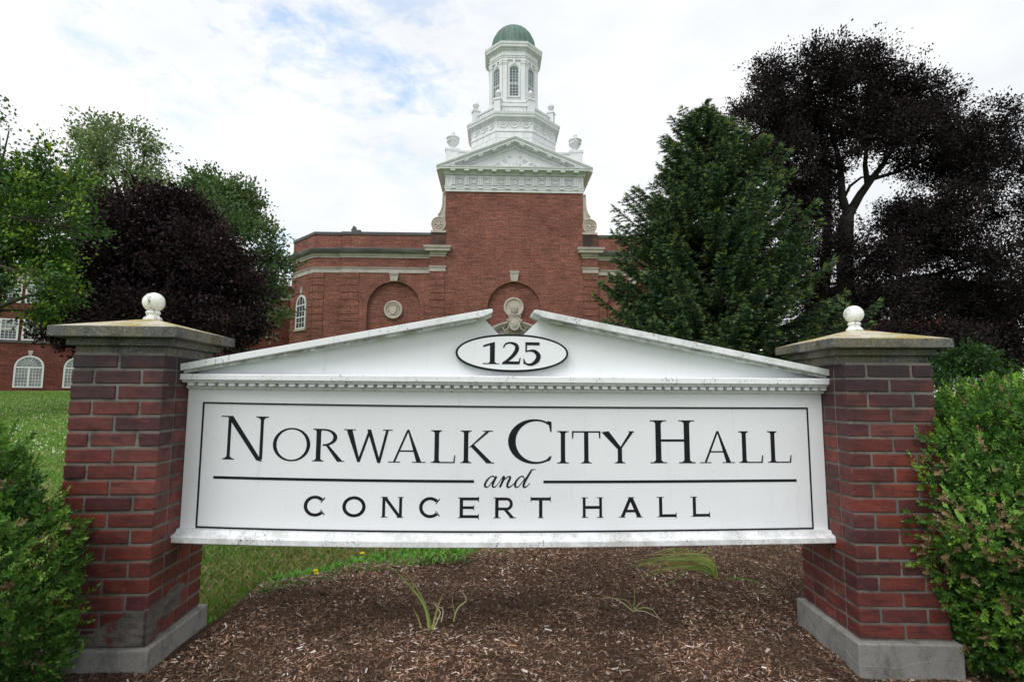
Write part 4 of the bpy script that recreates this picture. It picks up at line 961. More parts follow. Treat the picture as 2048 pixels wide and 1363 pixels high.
m = MB(); m.sweep(octo(RL, FL), [(-.2,33.0),(.0,33.0),(.0,33.2),(.06,33.22),(.06,33.34),(.12,33.38),(.02,33.44),(.02,33.86),(.08,33.88),(.10,34.04),(.18,34.08),(.38,34.14),(.38,34.3),(.45,34.36),(.50,34.56),(-.2,34.62)], True); oct_prism(m, RL-.1, 34.0, 34.6, FL)
for k in range(8):
    m.M = Matrix.Translation((TX, TY, 0)) @ Matrix.Rotation(k*pi/4, 4, 'Z'); R_, h = (RL, FL) if k % 2 == 0 else ((RL+FL)/sqrt(2), (RL-FL)/sqrt(2)); x = -h
    while x < h: m.box(x, x+.05, -R_-.17, -R_-.05, 33.92, 34.03); x += .1
m.M = None; m.build('lantern_cornice', TP, hall)
for k in range(8):
    R_, h = (RL-.12, FL-.05) if k % 2 == 0 else ((RL+FL-.17)/sqrt(2), (RL-FL-.07)/sqrt(2))
    T = Matrix.Translation((TX, TY, 0)) @ Matrix.Rotation(k*pi/4, 4, 'Z') @ Matrix.Translation((0, -R_, 0))
    w2 = .40; zb, zs = 29.35, 32.05
    m = MB(); m.M = T
    def rg(a, b, y0, y1):
        for i in range(14):
            t0, t1 = pi*i/14, pi*(i+1)/14; m.prism([(a*cos(t0), zs+a*sin(t0)), (b*cos(t0), zs+b*sin(t0)), (b*cos(t1), zs+b*sin(t1)), (a*cos(t1), zs+a*sin(t1))], y0, y1)
    rg(w2, w2+.05, -.05, .02); rg(w2+.12, w2+.19, -.06, .02); m.box(-w2-.05, -w2, -.05, .02, zb, zs); m.box(w2, w2+.05, -.05, .02, zb, zs); m.box(-w2-.19, -w2-.12, -.06, .02, zb, zs); m.box(w2+.12, w2+.19, -.06, .02, zb, zs)
    m.box(-.62, .62, -.12, .03, zb-.12, zb); m.box(-w2, w2, -.04, .02, 30.62, 30.70)
    for x in (-.133, .133): m.box(x-.014, x+.014, -.035, .02, zb, zs+.08)
    z = zb+.29
    while z < zs+.05: m.box(-w2, w2, -.03, .02, z-.013, z+.013); z += .29
    for a in (50, 90, 130): m.tube([(.14*cos(radians(a)), -.02, zs+.1+.14*sin(radians(a))), (w2*cos(radians(a)), -.02, zs+w2*sin(radians(a)))], .013, 4)
    m.prism([(-.09, zs+.58), (.09, zs+.58), (.13, 33.0), (-.13, 33.0)], -.12, .02)
    w = m.build('lantern_window', TP, hall)
    m = MB(); m.M = T; m.prism([(-w2, zb), (w2, zb)]+[(w2*cos(pi*i/14), zs+w2*sin(pi*i/14)) for i in range(15)], -.012, .01); m.build('pane', M['lantern_glass'], w)
m = MB(); pr = [(2.35,34.55),(2.25,34.7),(2.22,35.3)]+[(2.22*cos(t)**.92 if t < 1.5 else .0001, 35.35+2.45*sin(t)) for t in [i*pi/2/14 for i in range(15)]]
m.lathe(pr, (TX, TY, 0), 48)
for k in range(24):
    a = k*pi/12; m.tube([(TX+(r+.008)*cos(a), TY+(r+.008)*sin(a), z) for r, z in pr[2:-2]], .018, 4)
m.build('dome', M['copper'], hall, smooth=True)
# entrance surround with crest
m = MB(); R_ = 3.5; zc = 7.28-R_; a0 = math.asin(2.3/R_); n = 24
for (ra, rb, ya) in ((R_-.16, R_, 43.9), (R_-.34, R_-.16, 44.05), (R_-.44, R_-.34, 44.2)):
    for i in range(n):
        t0, t1 = -a0+2*a0*i/n, -a0+2*a0*(i+1)/n
        m.prism([(CX+ra*sin(t0), zc+ra*cos(t0)), (CX+rb*sin(t0), zc+rb*cos(t0)), (CX+rb*sin(t1), zc+rb*cos(t1)), (CX+ra*sin(t1), zc+ra*cos(t1))], ya, 45.05)
for i in range(40):
    t = -a0+2*a0*i/39; m.box(CX+(R_-.40)*sin(t)-.03, CX+(R_-.40)*sin(t)+.03, 44.1, 44.25, zc+(R_-.40)*cos(t)-.06, zc+(R_-.40)*cos(t)+.03)
m.prism([(CX+(R_-.4)*sin(-a0+2*a0*i/n), zc+(R_-.4)*cos(-a0+2*a0*i/n)) for i in range(n+1)], 44.4, 45.05)
m.box(CX-2.6, CX+2.6, 43.9, 45.05, 5.95, 6.12); m.box(CX-2.4, CX+2.4, 44.1, 45.05, 5.3, 5.95)
for s in (-1, 1):
    m.box(*sorted((CX+s*2.4, CX+s*1.9)), 44.2, 45.05, ZG, 5.3)
    m.tube([(CX+s*(.5+.4*i/20+.22*(1-i/24)*cos(i*.5)), 44.2, 6.42+.18*(1-i/24)*sin(i*.5)) for i in range(20)], .05, 6)
m.box(CX-1.9, CX+1.9, 44.7, 45.05, ZG, 5.3)
ds = m.build('door_surround', M['weathered_cream'] if 'weathered_cream' in M else LS, hall)
m = MB(); sh = [(-.42,7.55),(-.3,7.62),(0,7.56),(.3,7.62),(.42,7.55),(.5,7.2),(.46,6.8),(.28,6.52),(0,6.42),(-.28,6.52),(-.46,6.8),(-.5,7.2)]
m.prism([(CX+x, z) for x, z in sh], 43.75, 44.3); m.ball((CX, 43.85, 7.0), .38, 16, sy=.5, sz=1.25)
for s in (-1, 1):
    m.tube([(CX+s*(.5+.14*(1-i/18)*cos(i*.6)), 43.75, 7.25+.14*(1-i/18)*sin(i*.6)) for i in range(16)], .05, 6)
    m.tube([(CX+s*x, 43.78, z) for x, z in ((.42,7.5),(.5,7.62),(.42,7.8),(.3,7.86),(.24,7.76),(.3,7.7))], .06, 6)
    m.tube([(CX+s*x, 43.78, z) for x, z in ((.46,6.85),(.55,6.6),(.75,6.45),(.95,6.5),(.98,6.62),(.88,6.66))], .06, 6)
m.tube([(CX-.3,43.75,7.78),(CX,43.72,7.72),(CX+.3,43.75,7.78)], .1, 8)
m.lathe([(.22,7.88),(.26,7.9),(.26,8.0),(.3,8.02),(.34,8.28),(.28,8.26),(.2,8.1),(0,8.12)], (CX, 43.95, 0), 16)
for k in range(8): m.ball((CX+.33*cos(k*pi/4), 43.95+.33*sin(k*pi/4), 8.33), .06, 6)
m.build('crest', M['limestone'], ds, smooth=False)
# ------------------------------------------------------------------ side wings
def wing(name, label, o, ang, u0, u1, depth, ztop, wins, zoff=0):
    t = thing(name, label, 'building', (o[0], o[1], 1.3), ang)
    MM = t.matrix_basis @ Matrix.Translation((0, 0, -1.3))
    m = MB(); m.M = MM; m.box(u0, u1, 0, depth, .8, ztop-.12); m.build('wall', M['wing_brick'], t)
    m = MB(); m.M = MM; m.box(u0-.1, u1+.1, -.12, depth+.1, ztop-.12, ztop+.1); m.build('coping', M['coping'], t)
    m = MB(); m.M = MM; m.box(u0, u1, -.16, .02, 10.35, 10.62); m.box(u0, u1, -.08, .02, 10.1, 10.35); m.build('cornice', LS, t)
    m = MB(); m.M = MM; m.box(u0, u1, -.10, .02, 5.08, 5.22); m.build('sill_band', M['coping'], t)
    shared = {}
    def place(kind, u):
        if kind not in shared:
            m = MB(); p = MB(); ex = []
            if kind[0] == 'sash':
                z0, z1 = kind[1:]; w = .60; zm = (z0+z1)/2
                m.box(-w, -w+.13, -.05, .03, z0, z1); m.box(w-.13, w, -.05, .03, z0, z1); m.box(-w+.13, w-.13, -.05, .03, z1-.10, z1); m.box(-w+.13, w-.13, -.05, .03, z0, z0+.10); m.box(-w+.13, w-.13, -.045, .03, zm-.03, zm+.03)
                for k in range(1, 4): x = -w+.13+(2*w-.26)*k/4; m.box(x-.012, x+.012, -.03, .02, z0+.1, z1-.1)
                for k in range(1, 7):
                    z = z0+.05+(z1-z0-.1)*k/7; m.box(-w+.13, w-.13, -.028, .02, z-.012, z+.012)
                p.box(-w+.1, w-.1, -.01, .01, z0+.05, zm); q2 = MB(); q2.box(-w+.1, w-.1, -.008, .012, zm, z1-.05); ex.append(q2)
            else:
                w = .95; z0, zs = 1.45, 3.1
                for i in range(16):
                    t0, t1 = pi*i/16, pi*(i+1)/16; m.prism([((w-.12)*cos(t0), zs+(w-.12)*sin(t0)), (w*cos(t0), zs+w*sin(t0)), (w*cos(t1), zs+w*sin(t1)), ((w-.12)*cos(t1), zs+(w-.12)*sin(t1))], -.05, .03)
                m.box(-w, -w+.12, -.05, .03, z0, zs); m.box(w-.12, w, -.05, .03, z0, zs); m.box(-w+.12, w-.12, -.05, .03, zs-.07, zs+.05); m.box(-.07, .07, -.05, .03, z0+.1, zs-.07); m.box(-w+.12, w-.12, -.048, .03, z0, z0+.1)
                for x in (-.64, -.45, -.26, .26, .45, .64): m.box(x-.012, x+.012, -.03, .02, z0+.1, zs-.07)
                for k in range(1, 6): z = z0+.1+k*.26; m.box(-w+.12, w-.12, -.028, .02, z-.012, z+.012)
                for a in range(20, 180, 20): m.tube([(.2*cos(radians(a)), -.01, zs+.05+.2*sin(radians(a))), ((w-.1)*cos(radians(a)), -.01, zs+(w-.1)*sin(radians(a)))], .014, 4)
                m.tube([(.45*cos(radians(a)), -.01, zs+.05+.45*sin(radians(a))) for a in range(0, 181, 15)], .013, 4)
                p.prism([(-w+.06, z0), (w-.06, z0)]+[((w-.06)*cos(pi*i/16), zs+(w-.06)*sin(pi*i/16)) for i in range(17)], -.01, .01)
                q2 = MB(); q2.prism([(-.11, zs+w+.02), (.11, zs+w+.02), (.16, zs+w+.42), (-.16, zs+w+.42)], -.06, .02); ex.append(q2)
            w_ = m.build('window', M['window_paint'], None); p_ = p.build('pane', M['glass'] if kind[0] == 'sash' else M['glass_curtain'], w_)
            e_ = [e.build('pane' if kind[0] == 'sash' else 'keystone', M['glass_curtain'] if kind[0] == 'sash' else LS, w_) for e in ex]
            shared[kind] = (w_, [p_]+e_); first = True
        else: first = False
        w_, kids = shared[kind]
        if not first:
            w2 = w_.copy(); COL.objects.link(w2)
            for k in kids: c = k.copy(); COL.objects.link(c); c.parent = w2
        else: w2 = w_
        w2.parent = t; w2.location = (u, 0, -1.3)
    for k, us in wins: 
        for u in us: place(k, u)
    return t
O1 = at(55, 776, 44)
sp = 1.42
wing('brick_wing', 'long red brick wing with white sash and arched windows at the left edge', (O1.x, O1.y), radians(23), -12, 20, 9, 11.45,
     [(('sash', 5.28, 7.0), [-1.5+sp*i for i in range(-5, 9)]), (('sash', 8.33, 9.92), [-1.5+sp*i for i in range(-5, 9)]), (('arch',), [3.17*i for i in range(-3, 4)])])
O2 = at(1700, 776, 47)
wing('brick_wing', 'red brick wing with white sash windows seen through the dark beech leaves', (O2.x, O2.y), radians(-10), 0, 14.0, 9, 11.3,
     [(('sash', 5.28, 7.0), [1.2+1.9*i for i in range(7)]), (('sash', 8.0, 9.7), [1.2+1.9*i for i in range(7)]), (('sash', 2.2, 3.9), [1.2+1.9*i for i in range(7)])])
# white lattice fence with pink flowers
t = thing('lattice_fence', 'low white lattice fence glimpsed over the right hedge', 'fence', at(1920, 790, 12)); q0 = at(1868, 790, 12); q1 = at(1975, 790, 12); m = MB()
for i in range(9): x = q0.x+(q1.x-q0.x)*i/8; m.box(x-.018, x+.018, 12-.02, 12.02, gz(0, 12), at(1900, 738, 12).z+(.05 if i % 2 else 0))
for k in range(5): z = gz(0, 12)+.25+k*.27; m.box(q0.x, q1.x, 11.97, 12.01, z-.015, z+.015)
m.build('slats', M['window_paint'], t)
# ------------------------------------------------------------------ foliage
def sample_blobs(blobs, n, bias=.5, gap=.0, gscale=1., seed=0):
    vol = np.array([b[3]*b[4]*b[5] for b in blobs])**.85; pick = RNG.choice(len(blobs), int(n*1.8), p=vol/vol.sum())
    B = np.array(blobs)[pick]; d = unit(RNG.normal(size=(len(B), 3))); r = RNG.random(len(B))**bias
    P = B[:, :3]+d*B[:, 3:6]*r[:, None]*(1+.12*RNG.normal(size=(len(B), 1)))
    if gap > -1:
        nv = np.array([noise.noise(Vector(p)*gscale+Vector((seed, 0, 0))) for p in P]); k = nv > gap; P, d = P[k], d[k]
        pick = pick[k]
    return P[:n], d[:n], pick[:n]
def tree(name, label, cat, base, trunk, blobs, ncl, nlf, leaf, rc, pal, wts, mat='leaf', bark='bark', gap=-.1, gscale=.6, bias=.5, tip=None, limbs=None, seed=0, tw=.35, lw=.55, up=.6, spray=.85):
    t = thing(name, label, cat, base)
    P, d, pick = sample_blobs(blobs, ncl, bias, gap, gscale, seed)
    m = MB()
    for tr in trunk: m.tube([p[:3] for p in tr], [p[3] for p in tr], 10)
    TT = [Vector(p[:3]) for tr in trunk for p in tr]; RR = [p[3] for tr in trunk for p in tr]
    ends = []
    for b in blobs:
        c = Vector(b[:3]); cand = [(abs((c-q).length-0*q.z)+max(0, q.z-c.z)*2, i) for i, q in enumerate(TT) if q.z < c.z+.5] or [(0, 0)]
        i = min(cand)[1]; a = TT[i]; mid = (a+c)/2+Vector((RNG.normal(0, .1), RNG.normal(0, .1), .12))*(c-a).length
        r0 = min(RR[i]*.6, .03+(c-a).length*.022); m.tube([a, (a+mid)/2+Vector((0,0,.03)), mid, (mid+c)/2, c], [r0, r0*.85, r0*.65, r0*.5, r0*.35], 6); ends.append((mid, c, r0*.4))
    for k in range(0, len(P), max(1, int(1/tw))):
        mid, c, r = ends[pick[k]]; s = c if RNG.random() < .6 else mid; e = Vector(P[k]); h = (s+e)/2+Vector(RNG.normal(0, .06, 3))*(e-s).length+Vector((0,0,.04))*(e-s).length
        m.tube([s, h, e], [r*.55, r*.35, r*.12+.004], 4, False)
    m.build('trunk', M[bark], t, smooth=True)
    n = len(P)*nlf; C0 = np.repeat(P, nlf, 0); D0 = np.repeat(d, nlf, 0)
    rcl = np.repeat(RNG.uniform(.6, 1.3, (len(P), 1)), nlf, 0)*rc
    axs = np.repeat(unit(d*.8+RNG.normal(size=(len(P), 3))*.45+[0, 0, .25]), nlf, 0)
    off = axs*RNG.uniform(-1.2, 2.1, (n, 1))*rcl*spray+RNG.normal(size=(n, 3))*[1, 1, .7]*rcl*(1.15-.62*spray); Q = C0+off
    dr = unit(axs*.8+unit(off)*.4+D0*.2+RNG.normal(size=(n, 3))*.5+[0, 0, -.15]); Nn = unit(RNG.normal(size=(n, 3))*.8+D0*.3+[0, 0, up])
    L = leaf*RNG.uniform(.65, 1.3, n); V = leaves(Q, dr, Nn, L, L*lw*RNG.uniform(.8, 1.2, n))
    pal = np.array(pal); q = RNG.choice(len(pal), n, p=np.array(wts)/sum(wts)); cv = np.repeat(RNG.uniform(.75, 1.25, (len(P), 1)), nlf, 0)
    C = pal[q]*cv*RNG.uniform(.75, 1.25, (n, 1))
    if tip is not None:
        # young outer shoots: whole sprays of new leaves
        tc = np.repeat(RNG.random(len(P)) < tip[1], nlf); C[tc] = np.array(tip[0])*RNG.uniform(.75, 1.25, (tc.sum(), 1))
    np_mesh('crown', V, C, M[mat], t); return t
def bpx(lst, Y, dy=.0, dk=.9):
    out = []
    for e in lst:
        x, y, rx, ry = e[:4]; yy = Y+(e[4] if len(e) > 4 else RNG.uniform(-1, 1)*dy)
        c = at(x, y, yy); k = yy/F_PX; out.append((c.x, c.y, c.z, rx*k, max(rx*k*dk, .3), ry*k))
    return out
def trunk_px(pts, Y, r0, r1, zg=None):
    n = len(pts); return [(*at(x, y, Y), r0+(r1-r0)*i/(n-1)) for i, (x, y) in enumerate(pts)]
def vtrunk(px, Y, ztop, r, lean=0):
    c = at(px, 780, Y); z0 = gz(0, Y)-.2; return [(c.x+lean*(k/5)+.1*sin(k*2), c.y, z0+(ztop-z0)*k/5, r*(1.15-.16*k)) for k in range(6)]
# bright green maple, left
bl1 = bpx([(18,262,22,52),(8,330,30,40),(95,345,62,52),(40,385,52,42),(120,400,50,50),(60,450,60,40),(135,455,42,34),(20,500,45,40),(110,520,50,34),(40,545,60,14),(125,590,36,34),(90,632,30,14),(150,360,22,30),(-60,420,80,120),(-70,560,80,80),(185,460,16,7)], 17, 1.2)
tree('maple_tree', 'bright yellow green maple leaning in from the left edge', 'tree', at(-60, 780, 17), [vtrunk(-60, 17, 6, .28, .5)], bl1, 1300, 28, .12, .25,
     [(.06,.135,.03), (.04,.095,.022), (.08,.16,.03), (.025,.065,.016)], [4,3,2,2], tip=((.23,.34,.045), .2), gap=-.06, gscale=.9, seed=3, tw=.4, lw=.62, bias=.5)
# purple maple
bl2 = bpx([(320,450,95,70),(240,470,70,60),(380,470,58,60),(170,560,60,60),(300,540,140,90),(430,560,80,75),(210,640,90,60),(340,650,150,60),(470,640,55,45),(130,650,35,30),(445,575,30,50),(350,410,45,25),(200,430,30,25),(505,665,25,25),(230,500,80,70),(385,520,70,70),(160,600,50,50),(120,660,40,30),(500,600,35,60)], 24, 1.5)
tree('purple_maple', 'dense dark purple maple behind the left pier', 'tree', at(320, 780, 24), [vtrunk(320, 24, 7.5, .3)], bl2, 5200, 30, .135, .30,
     [(.025,.014,.019), (.036,.019,.024), (.015,.010,.014), (.065,.04,.044)], [4,3,3,1.2], mat='leaf_dark', bark='bark_dark', gap=-.42, gscale=.7, seed=9, tw=.12, lw=.8, bias=.42)
# airy trees behind
bl3 = bpx([(245,280,70,36),(180,280,42,32),(290,310,48,40),(215,330,62,42),(270,370,60,45),(190,380,55,50),(310,370,30,40),(240,430,90,60),(150,420,50,60)], 38, 2)
tree('tall_airy_tree', 'tall airy light green tree rising behind the purple maple', 'tree', at(260, 780, 38), [trunk_px([(262,800),(260,520),(256,420),(250,350)], 38, .35, .14), trunk_px([(256,420),(225,350),(200,310)], 38, .14, .05), trunk_px([(256,400),(285,340),(290,300)], 38, .13, .05)], bl3, 850, 20, .21, .40,
     [(.16,.22,.11), (.21,.27,.14), (.11,.16,.08)], [3,2,2], gap=-.08, gscale=.42, seed=5, tw=.5, lw=.8, bias=.55)
bl4 = bpx([(405,372,36,26),(460,395,50,32),(500,430,34,40),(430,430,60,42),(475,470,55,38),(540,470,16,22),(520,510,30,30),(556,530,24,30),(540,580,36,40),(500,600,40,50),(560,630,16,30),(450,540,50,50),(380,450,40,50)], 34, 1.5)
tree('green_tree', 'mid green broadleaf tree between the purple maple and the hall', 'tree', at(470, 780, 34), [trunk_px([(470,800),(465,560),(450,470)], 34, .35, .15), trunk_px([(465,560),(520,520),(550,500)], 34, .13, .05), trunk_px([(480,640),(520,600),(570,590)], 34, .12, .05)], bl4, 1250, 24, .20, .38,
     [(.095,.16,.07), (.13,.20,.085), (.06,.105,.045)], [3,2,2], gap=-.16, gscale=.5, seed=8, tw=.35, lw=.8, bias=.5)
# copper beech
bl5 = bpx([(1700,300,34,22),(1650,360,26,44),(1605,360,50,60),(1480,225,34,26),(1530,150,40,40),(1560,240,70,50),(1800,420,46,26),(1850,460,80,34),(1660,420,26,60),(1930,300,70,60),(1800,330,40,20),(1640,140,70,56),(1555,185,52,60),(1500,225,40,25),(1720,150,80,66),(1800,190,80,60),(1870,215,54,50),(1610,240,90,70),(1720,250,90,60),(1830,270,90,50),(1560,310,70,70),(1920,280,60,50),(1990,240,46,52),(2040,300,50,70),(1950,350,70,50),(1870,340,60,34),(1640,330,55,50),(1600,420,60,80),(1890,410,80,40),(1820,450,80,36),(1980,430,50,40),(2065,420,45,70),(1590,520,60,80),(1680,500,50,70),(1770,520,80,40),(1880,500,90,42),(1990,520,70,50),(1660,620,80,80),(1770,600,80,60),(1880,590,90,60),(1990,620,80,70),(1760,690,90,50),(1880,690,90,50),(2000,700,80,50),(1500,300,35,40),(2110,560,80,90),(2120,400,70,110)], 30, 2.2, .8)
tree('copper_beech', 'huge dark copper beech with sky showing through its limbs at the right', 'tree', at(1690, 780, 30),
     [trunk_px([(1690,800),(1692,640),(1690,520),(1692,440),(1700,418)], 30, .55, .36), trunk_px([(1696,430),(1684,395),(1682,350),(1676,310),(1660,250),(1640,200)], 30, .26, .05),
      trunk_px([(1700,425),(1720,390),(1742,360),(1765,330),(1790,290),(1830,250)], 30, .28, .06), trunk_px([(1735,368),(1730,330),(1733,290),(1745,240),(1752,190)], 30, .17, .04), trunk_px([(1745,358),(1790,345),(1850,320),(1920,290)], 30, .12, .04),
      trunk_px([(1686,400),(1700,372),(1722,355),(1740,352)], 30, .1, .05), trunk_px([(1640,800),(1648,600),(1655,440),(1650,340),(1640,240)], 30.8, .4, .1), trunk_px([(1692,560),(1780,480),(1880,440),(1990,410)], 30, .2, .05), trunk_px([(1692,600),(1800,560),(1920,540),(2030,500)], 30, .2, .05), trunk_px([(1655,460),(1600,380),(1560,290)], 30.5, .2, .05)],
     bl5, 13500, 24, .15, .30, [(.021,.015,.018), (.030,.020,.023), (.014,.012,.014), (.048,.029,.028)], [4,3,3,1], mat='leaf_dark', bark='bark_dark', gap=-.16, gscale=1.0, seed=12, tw=.3, lw=.6, bias=.5)
# understorey shrub behind the right pier
bl6 = bpx([(1905,730,34,24),(1950,715,34,22),(1975,750,40,18),(1880,752,20,16)], 7, .2)
tree('garden_shrub', 'feathery dark green shrub between the right pier cap and the hedge', 'shrub', at(1930, 790, 7), [vtrunk(1930, 7, 1.5, .03)], bl6, 260, 24, .045, .06, [(.03,.075,.018), (.045,.10,.025), (.018,.045,.012)], [3,2,2], gap=-.3, gscale=2, tw=.2)
# spruce ------------------------------------------------------------
def spruce():
    Y = 15.; b = at(1428, 790, Y); zt = at(1432, 216, Y).z; z0 = gz(0, Y)-.1; cx, cy = b.x, Y
    t = thing('spruce_tree', 'broad dark green spruce with pale shoot tips right of the hall', 'tree', (cx, cy, z0))
    m = MB(); m.tube([(cx, cy, z0), (cx+.05, cy, z0+3), (cx, cy, z0+6), (cx, cy, zt)], [.24, .18, .1, .012], 8)
    prof = [(0,0.03),(.05,.42),(.12,1.02),(.20,1.5),(.33,2.05),(.47,2.5),(.61,3.05),(.75,3.45),(.88,3.6),(1.0,3.3)]
    def R(f):
        for (a, ra), (c, rc) in zip(prof[:-1], prof[1:]):
            if f <= c: return ra+(rc-ra)*(f-a)/(c-a)
        return 3
    P0, D0, N0, L0, C0 = [], [], [], [], []
    H = zt-z0; nb = 540
    for i in range(nb):
        f = ((i+.5)/nb)**.80; z = zt-f*H*.97+RNG.normal(0, .09); az = i*2.39996+RNG.normal(0, .3); r = R(f)*RNG.uniform(.74, 1.08)*(1+.22*noise.noise((cos(az)*1.3, sin(az)*1.3, f*5)))
        if RNG.random() < .10: r *= 1.10
        rise = .55-.75*f+RNG.normal(0, .08)
        o = Vector((cos(az), sin(az), 0)); pts = []
        for k in range(9):
            s = k/8; pts.append(Vector((cx, cy, z))+o*r*s+Vector((0, 0, r*(rise*.42*s+.20*s**3-.10*sin(pi*s)))))
        br = .006+.012*r/3
        m.tube(pts, [br*(1.25-s/8) for s in range(9)], 4, False)
        side = Vector((-o.y, o.x, 0)); ns = int(5+r*9)
        for j in range(ns):
            s = .22+.78*(j+.5)/ns; k = min(7, int(s*8)); p = pts[k].lerp(pts[k+1], s*8-k)
            for sg in (-1, 1):
                l = (.16+.36*r/3*(1.15-s))*RNG.uniform(.7, 1.3); dd = (o*RNG.uniform(.5, 1.0)+side*sg*RNG.uniform(.6, 1.0)+Vector((0, 0, RNG.uniform(-.35, .25)))).normalized()
                nt = max(3, int(l/.055)); q = p.copy()
                for e in range(nt):
                    P0.append(q.copy()); a2 = dd.copy()
                    D0.append(a2); L0.append(l/nt*1.8); C0.append(e == nt-1)
                    for s2 in (-1, 1):
                        sd = a2.cross(Vector((0, 0, 1))).normalized()*s2
                        P0.append(q.copy()); D0.append((a2*.8+sd*.8+Vector((0, 0, RNG.uniform(-.3, .3)))).normalized()); L0.append(.10*RNG.uniform(.6, 1.3)); C0.append(RNG.random() < .2)
                    q += dd*(l/nt); dd = (dd+Vector((0, 0, RNG.uniform(-.12, .10)))).normalized()
        for e in range(5):
            q = pts[8]; P0.append(q.copy()); D0.append((o+Vector((0, 0, .35))+Vector(RNG.normal(0, .35, 3))).normalized()); L0.append(.16*RNG.uniform(.7, 1.4)); C0.append(True)
    for e in range(14): P0.append(Vector((cx, cy, zt-.05*e))); D0.append(Vector((cos(e*2.4)*.5, sin(e*2.4)*.5, .8))); L0.append(.2); C0.append(True)
    m.build('trunk', M['bark_dark'], t)
    P = np.array([p[:] for p in P0]); D = np.array([p[:] for p in D0]); L = np.array(L0); tip = np.array(C0); n = len(P)
    Vs = []; Cs = []
    base = np.array([[.026,.062,.034], [.038,.084,.040], [.015,.038,.023], [.06,.115,.052]])[RNG.choice(4, n, p=[.35,.3,.2,.15])]*RNG.uniform(.7, 1.3, (n, 1))
    yg = RNG.random(n) < .5
    base = np.where((tip & yg)[:, None], np.array([[.20,.25,.06]]), base); base = np.where((tip & ~yg)[:, None], np.array([[.10,.18,.08]]), base)
    for k in range(4):
        Nn = unit(RNG.normal(size=(n, 3))); Dk = unit(D+RNG.normal(size=(n, 3))*.22); Vs.append(leaves(P, Dk, Nn, L*RNG.uniform(.8, 1.15, n), np.full(n, .0165), .1)); Cs.append(base)
    np_mesh('needles', np.concatenate(Vs), np.concatenate(Cs), M['needle'], t); return n
spruce()
# vine leaves in the spruce
# boxwood hedges ------------------------------------------------------
def hedge(label, parts, n, seed, brown=.05, lowbrown=0., pale=1.):
    rn = np.random.default_rng(seed)
    c0 = parts[0]; t = thing('boxwood_hedge', label, 'hedge', (c0[0], c0[1], gz(0, 2)), 0, 'boxwood hedges beside the piers')
    n0 = n*3; vol = np.array([p[3]*p[5]+p[4]*p[5] for p in parts]); pick = rn.choice(len(parts), n0, p=vol/vol.sum()); B = np.array(parts)[pick]
    d = unit(rn.normal(size=(n0, 3))); d = unit(np.sign(d)*np.abs(d)**.85)
    shell = rn.random(n0) < .6
    depth = np.where(shell, rn.uniform(.94, 1.04, n0), rn.uniform(.72, .95, n0))
    P = B[:, :3]+d*B[:, 3:6]*depth[:, None]
    nz = np.array([noise.noise(Vector(p)*4+Vector((seed, 0, 0)))+.5*noise.noise(Vector(p)*11) for p in P]); P += d*nz[:, None]*.085
    k = (P[:, 2] > .05) & ((d[:, 1] < .35) | (rn.random(n0) < .12))
    for j, q in enumerate(parts):
        e = (((P-np.array(q[:3]))/np.array(q[3:6]))**2).sum(1); k &= ~((e < .55) & (pick != j))
    P, d, depth, shell, nz = P[k][:n], d[k][:n], depth[k][:n], shell[k][:n], nz[k][:n]; n = len(P)
    ax = unit(d*.9+rn.normal(size=(n, 3))*.4+[0, -.1, .5]); nl = 13
    Q = []; D = []; N_ = []; L = []; C = []
    sd0 = unit(np.cross(ax, rn.normal(size=(n, 3)))); sd1 = np.cross(ax, sd0); ln = rn.uniform(.035, .07, n)
    hue = rn.random(n)*.7+.3*(.5-nz)
    col = np.where((hue < .28)[:, None], [[.17*pale,.32*pale,.05]], np.where((hue < .66)[:, None], [[.09,.21,.035]], [[.05,.13,.025]]))
    pb = brown+lowbrown*np.clip(1.0-np.abs(P[:, 2]-.66)/.35, 0, 1)*(nz > -.05)
    br = rn.random(n) < pb; col = np.where(br[:, None], [[.30,.22,.12]], col)
    col = col*rn.uniform(.75, 1.25, (n, 1))
    for j in range(nl):
        s = (j//2)/((nl-1)/2); a = (j % 2)*pi+(j//2)*pi/2*.85; out = sd0*cos(a)+sd1*sin(a)
        dd = ax if j == nl-1 else unit(out*(1-.45*s)+ax*(.55+.5*s)+rn.normal(size=(n, 3))*.15)
        Q.append(P+ax*(ln*s)[:, None]); D.append(dd); N_.append(unit(ax-out*.3+rn.normal(size=(n, 3))*.2)); L.append(rn.uniform(.017, .027, n)*(1-.2*s)); C.append(col*rn.uniform(.8, 1.2, (n, 1)))
    Q, D, N_, L, C = map(np.concatenate, (Q, D, N_, L, C))
    np_mesh('foliage', leaves(Q, D, N_, L, L*.50, .3), C, M['hedge_leaf'], t)
    m = MB()
    for i in range(0, n, 14):
        if shell[i]: continue
        p = Vector(P[i]); q = p-Vector(d[i])*.12-Vector((0, 0, .05)); m.tube([q, p+Vector(ax[i])*.02], [.0022, .001], 4, False)
    for p in parts:
        for k in range(10):
            a = k*.63; m.tube([(p[0]+.1*cos(a), p[1]+.1*sin(a), .0), (p[0]+p[3]*.35*cos(a), p[1]+p[4]*.35*sin(a), p[2]), (p[0]+p[3]*.6*cos(a), p[1]+p[4]*.6*sin(a), p[2]+p[5]*.5)], [.012, .008, .003], 5)
    m.build('twigs', M['bark_dark'], t)
hedge('glossy green boxwood hedge in front of the left pier', [(-2.05,1.97,.48,.47,.46,.61),(-2.75,2.2,.5,.6,.8,.66),(-2.03,1.85,.15,.34,.38,.28)], 17000, 21, .03, .05)
hedge('tall boxwood hedge with browned leaves low down, beside the right pier', [(2.62,2.45,.74,.70,.62,.56),(2.52,2.50,.35,.52,.60,.50),(3.1,3.1,.60,.95,.9,.62)], 22000, 33, .05, .40, 1.15)
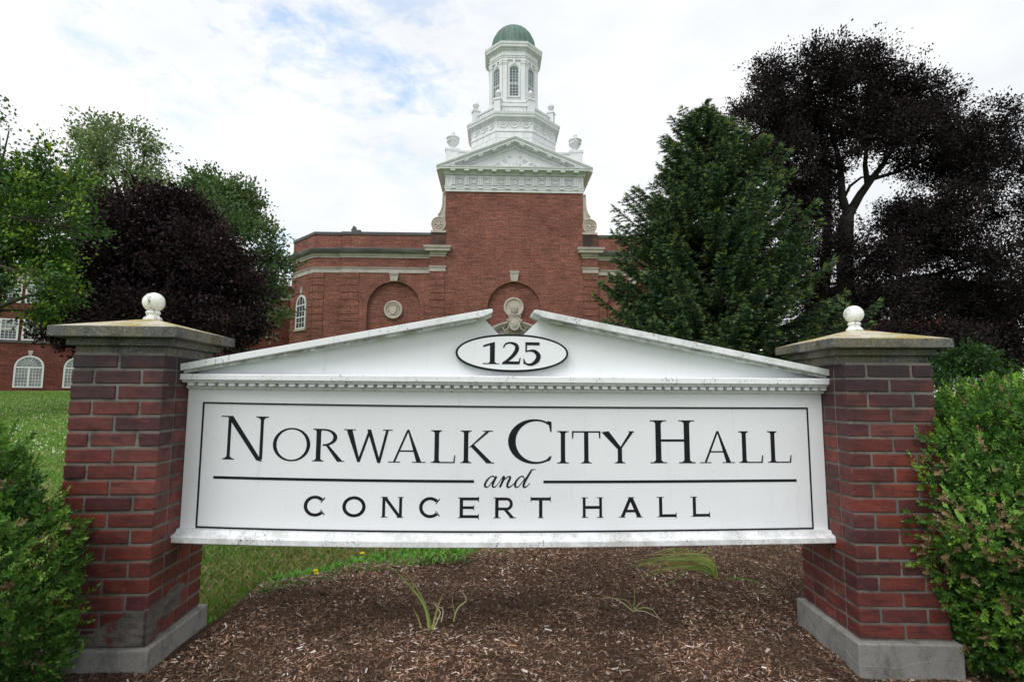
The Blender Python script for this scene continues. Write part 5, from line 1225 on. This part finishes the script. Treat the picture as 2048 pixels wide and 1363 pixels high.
# ------------------------------------------------------------------ sky and light
W = bpy.data.worlds.new('World'); sc.world = W; W.use_nodes = True; nt = W.node_tree; g = G(nt); bg = nt.nodes['Background']
SE, SR = radians(52), radians(215)
sky = g.n('ShaderNodeTexSky', sky_type='NISHITA'); sky.sun_disc = False; sky.sun_elevation = SE; sky.sun_rotation = SR; sky.air_density = 1.2; sky.dust_density = .6; sky.ozone_density = 1.5
dirv = g.co.outputs['Generated']
def patch(px, py, rad):            # an opening in the cloud deck around a sky direction
    d = ray(px, py).normalized(); o = g.n('ShaderNodeVectorMath', operation='DISTANCE'); g.L(dirv, o.inputs[0]); o.inputs[1].default_value = d
    return g.ramp(o.outputs['Value'], rad, rad*.15, 0, 1)
v = g.mapv(dirv, (1, 1, 2.2)); n1 = g.noise(4.2, 8, .62, vec=v, dist=.4); n2 = g.noise(13, 6, .65, vec=v, dist=.3)
op = None
for p in ((400,20,.16),(610,75,.20),(800,150,.22),(860,250,.12),(565,455,.10),(330,-80,.3),(550,660,.06)):
    q = patch(*p); op = q if op is None else g.math('MAXIMUM', op, q)
tex = g.math('ADD', g.math('MULTIPLY', n1, .55), g.math('MULTIPLY', n2, .45))
f = g.math('MULTIPLY', op, g.ramp(tex, .48, .60)); 
cl = g.mix(g.ramp(g.noise(2.6, 6, .6, vec=v), .35, .7), (7.75,8.05,8.4), (9.7,9.75,9.8))
skyc = g.mix(1., sky.outputs[0], (1.8,2.4,2.6), 'MULTIPLY')
g.L(g.mix(g.math('MULTIPLY', f, .6), cl, skyc), bg.inputs['Color']); bg.inputs['Strength'].default_value = .1
ld = bpy.data.lights.new('sun', 'SUN'); ld.energy = 1.75; ld.angle = radians(38); ld.color = (1, .97, .92); lo = bpy.data.objects.new('sun', ld); COL.objects.link(lo)
dv = Vector((sin(SR)*cos(SE), cos(SR)*cos(SE), sin(SE))); lo.rotation_euler = (-dv).to_track_quat('-Z', 'Y').to_euler()
sc.view_settings.view_transform = 'Standard'; sc.view_settings.look = 'None'; sc.view_settings.exposure = .2; sc.view_settings.gamma = 1
sc.render.engine = 'CYCLES'; sc.render.resolution_x = 1024; sc.render.resolution_y = 681
sc.cycles.max_bounces = 5; sc.cycles.diffuse_bounces = 3
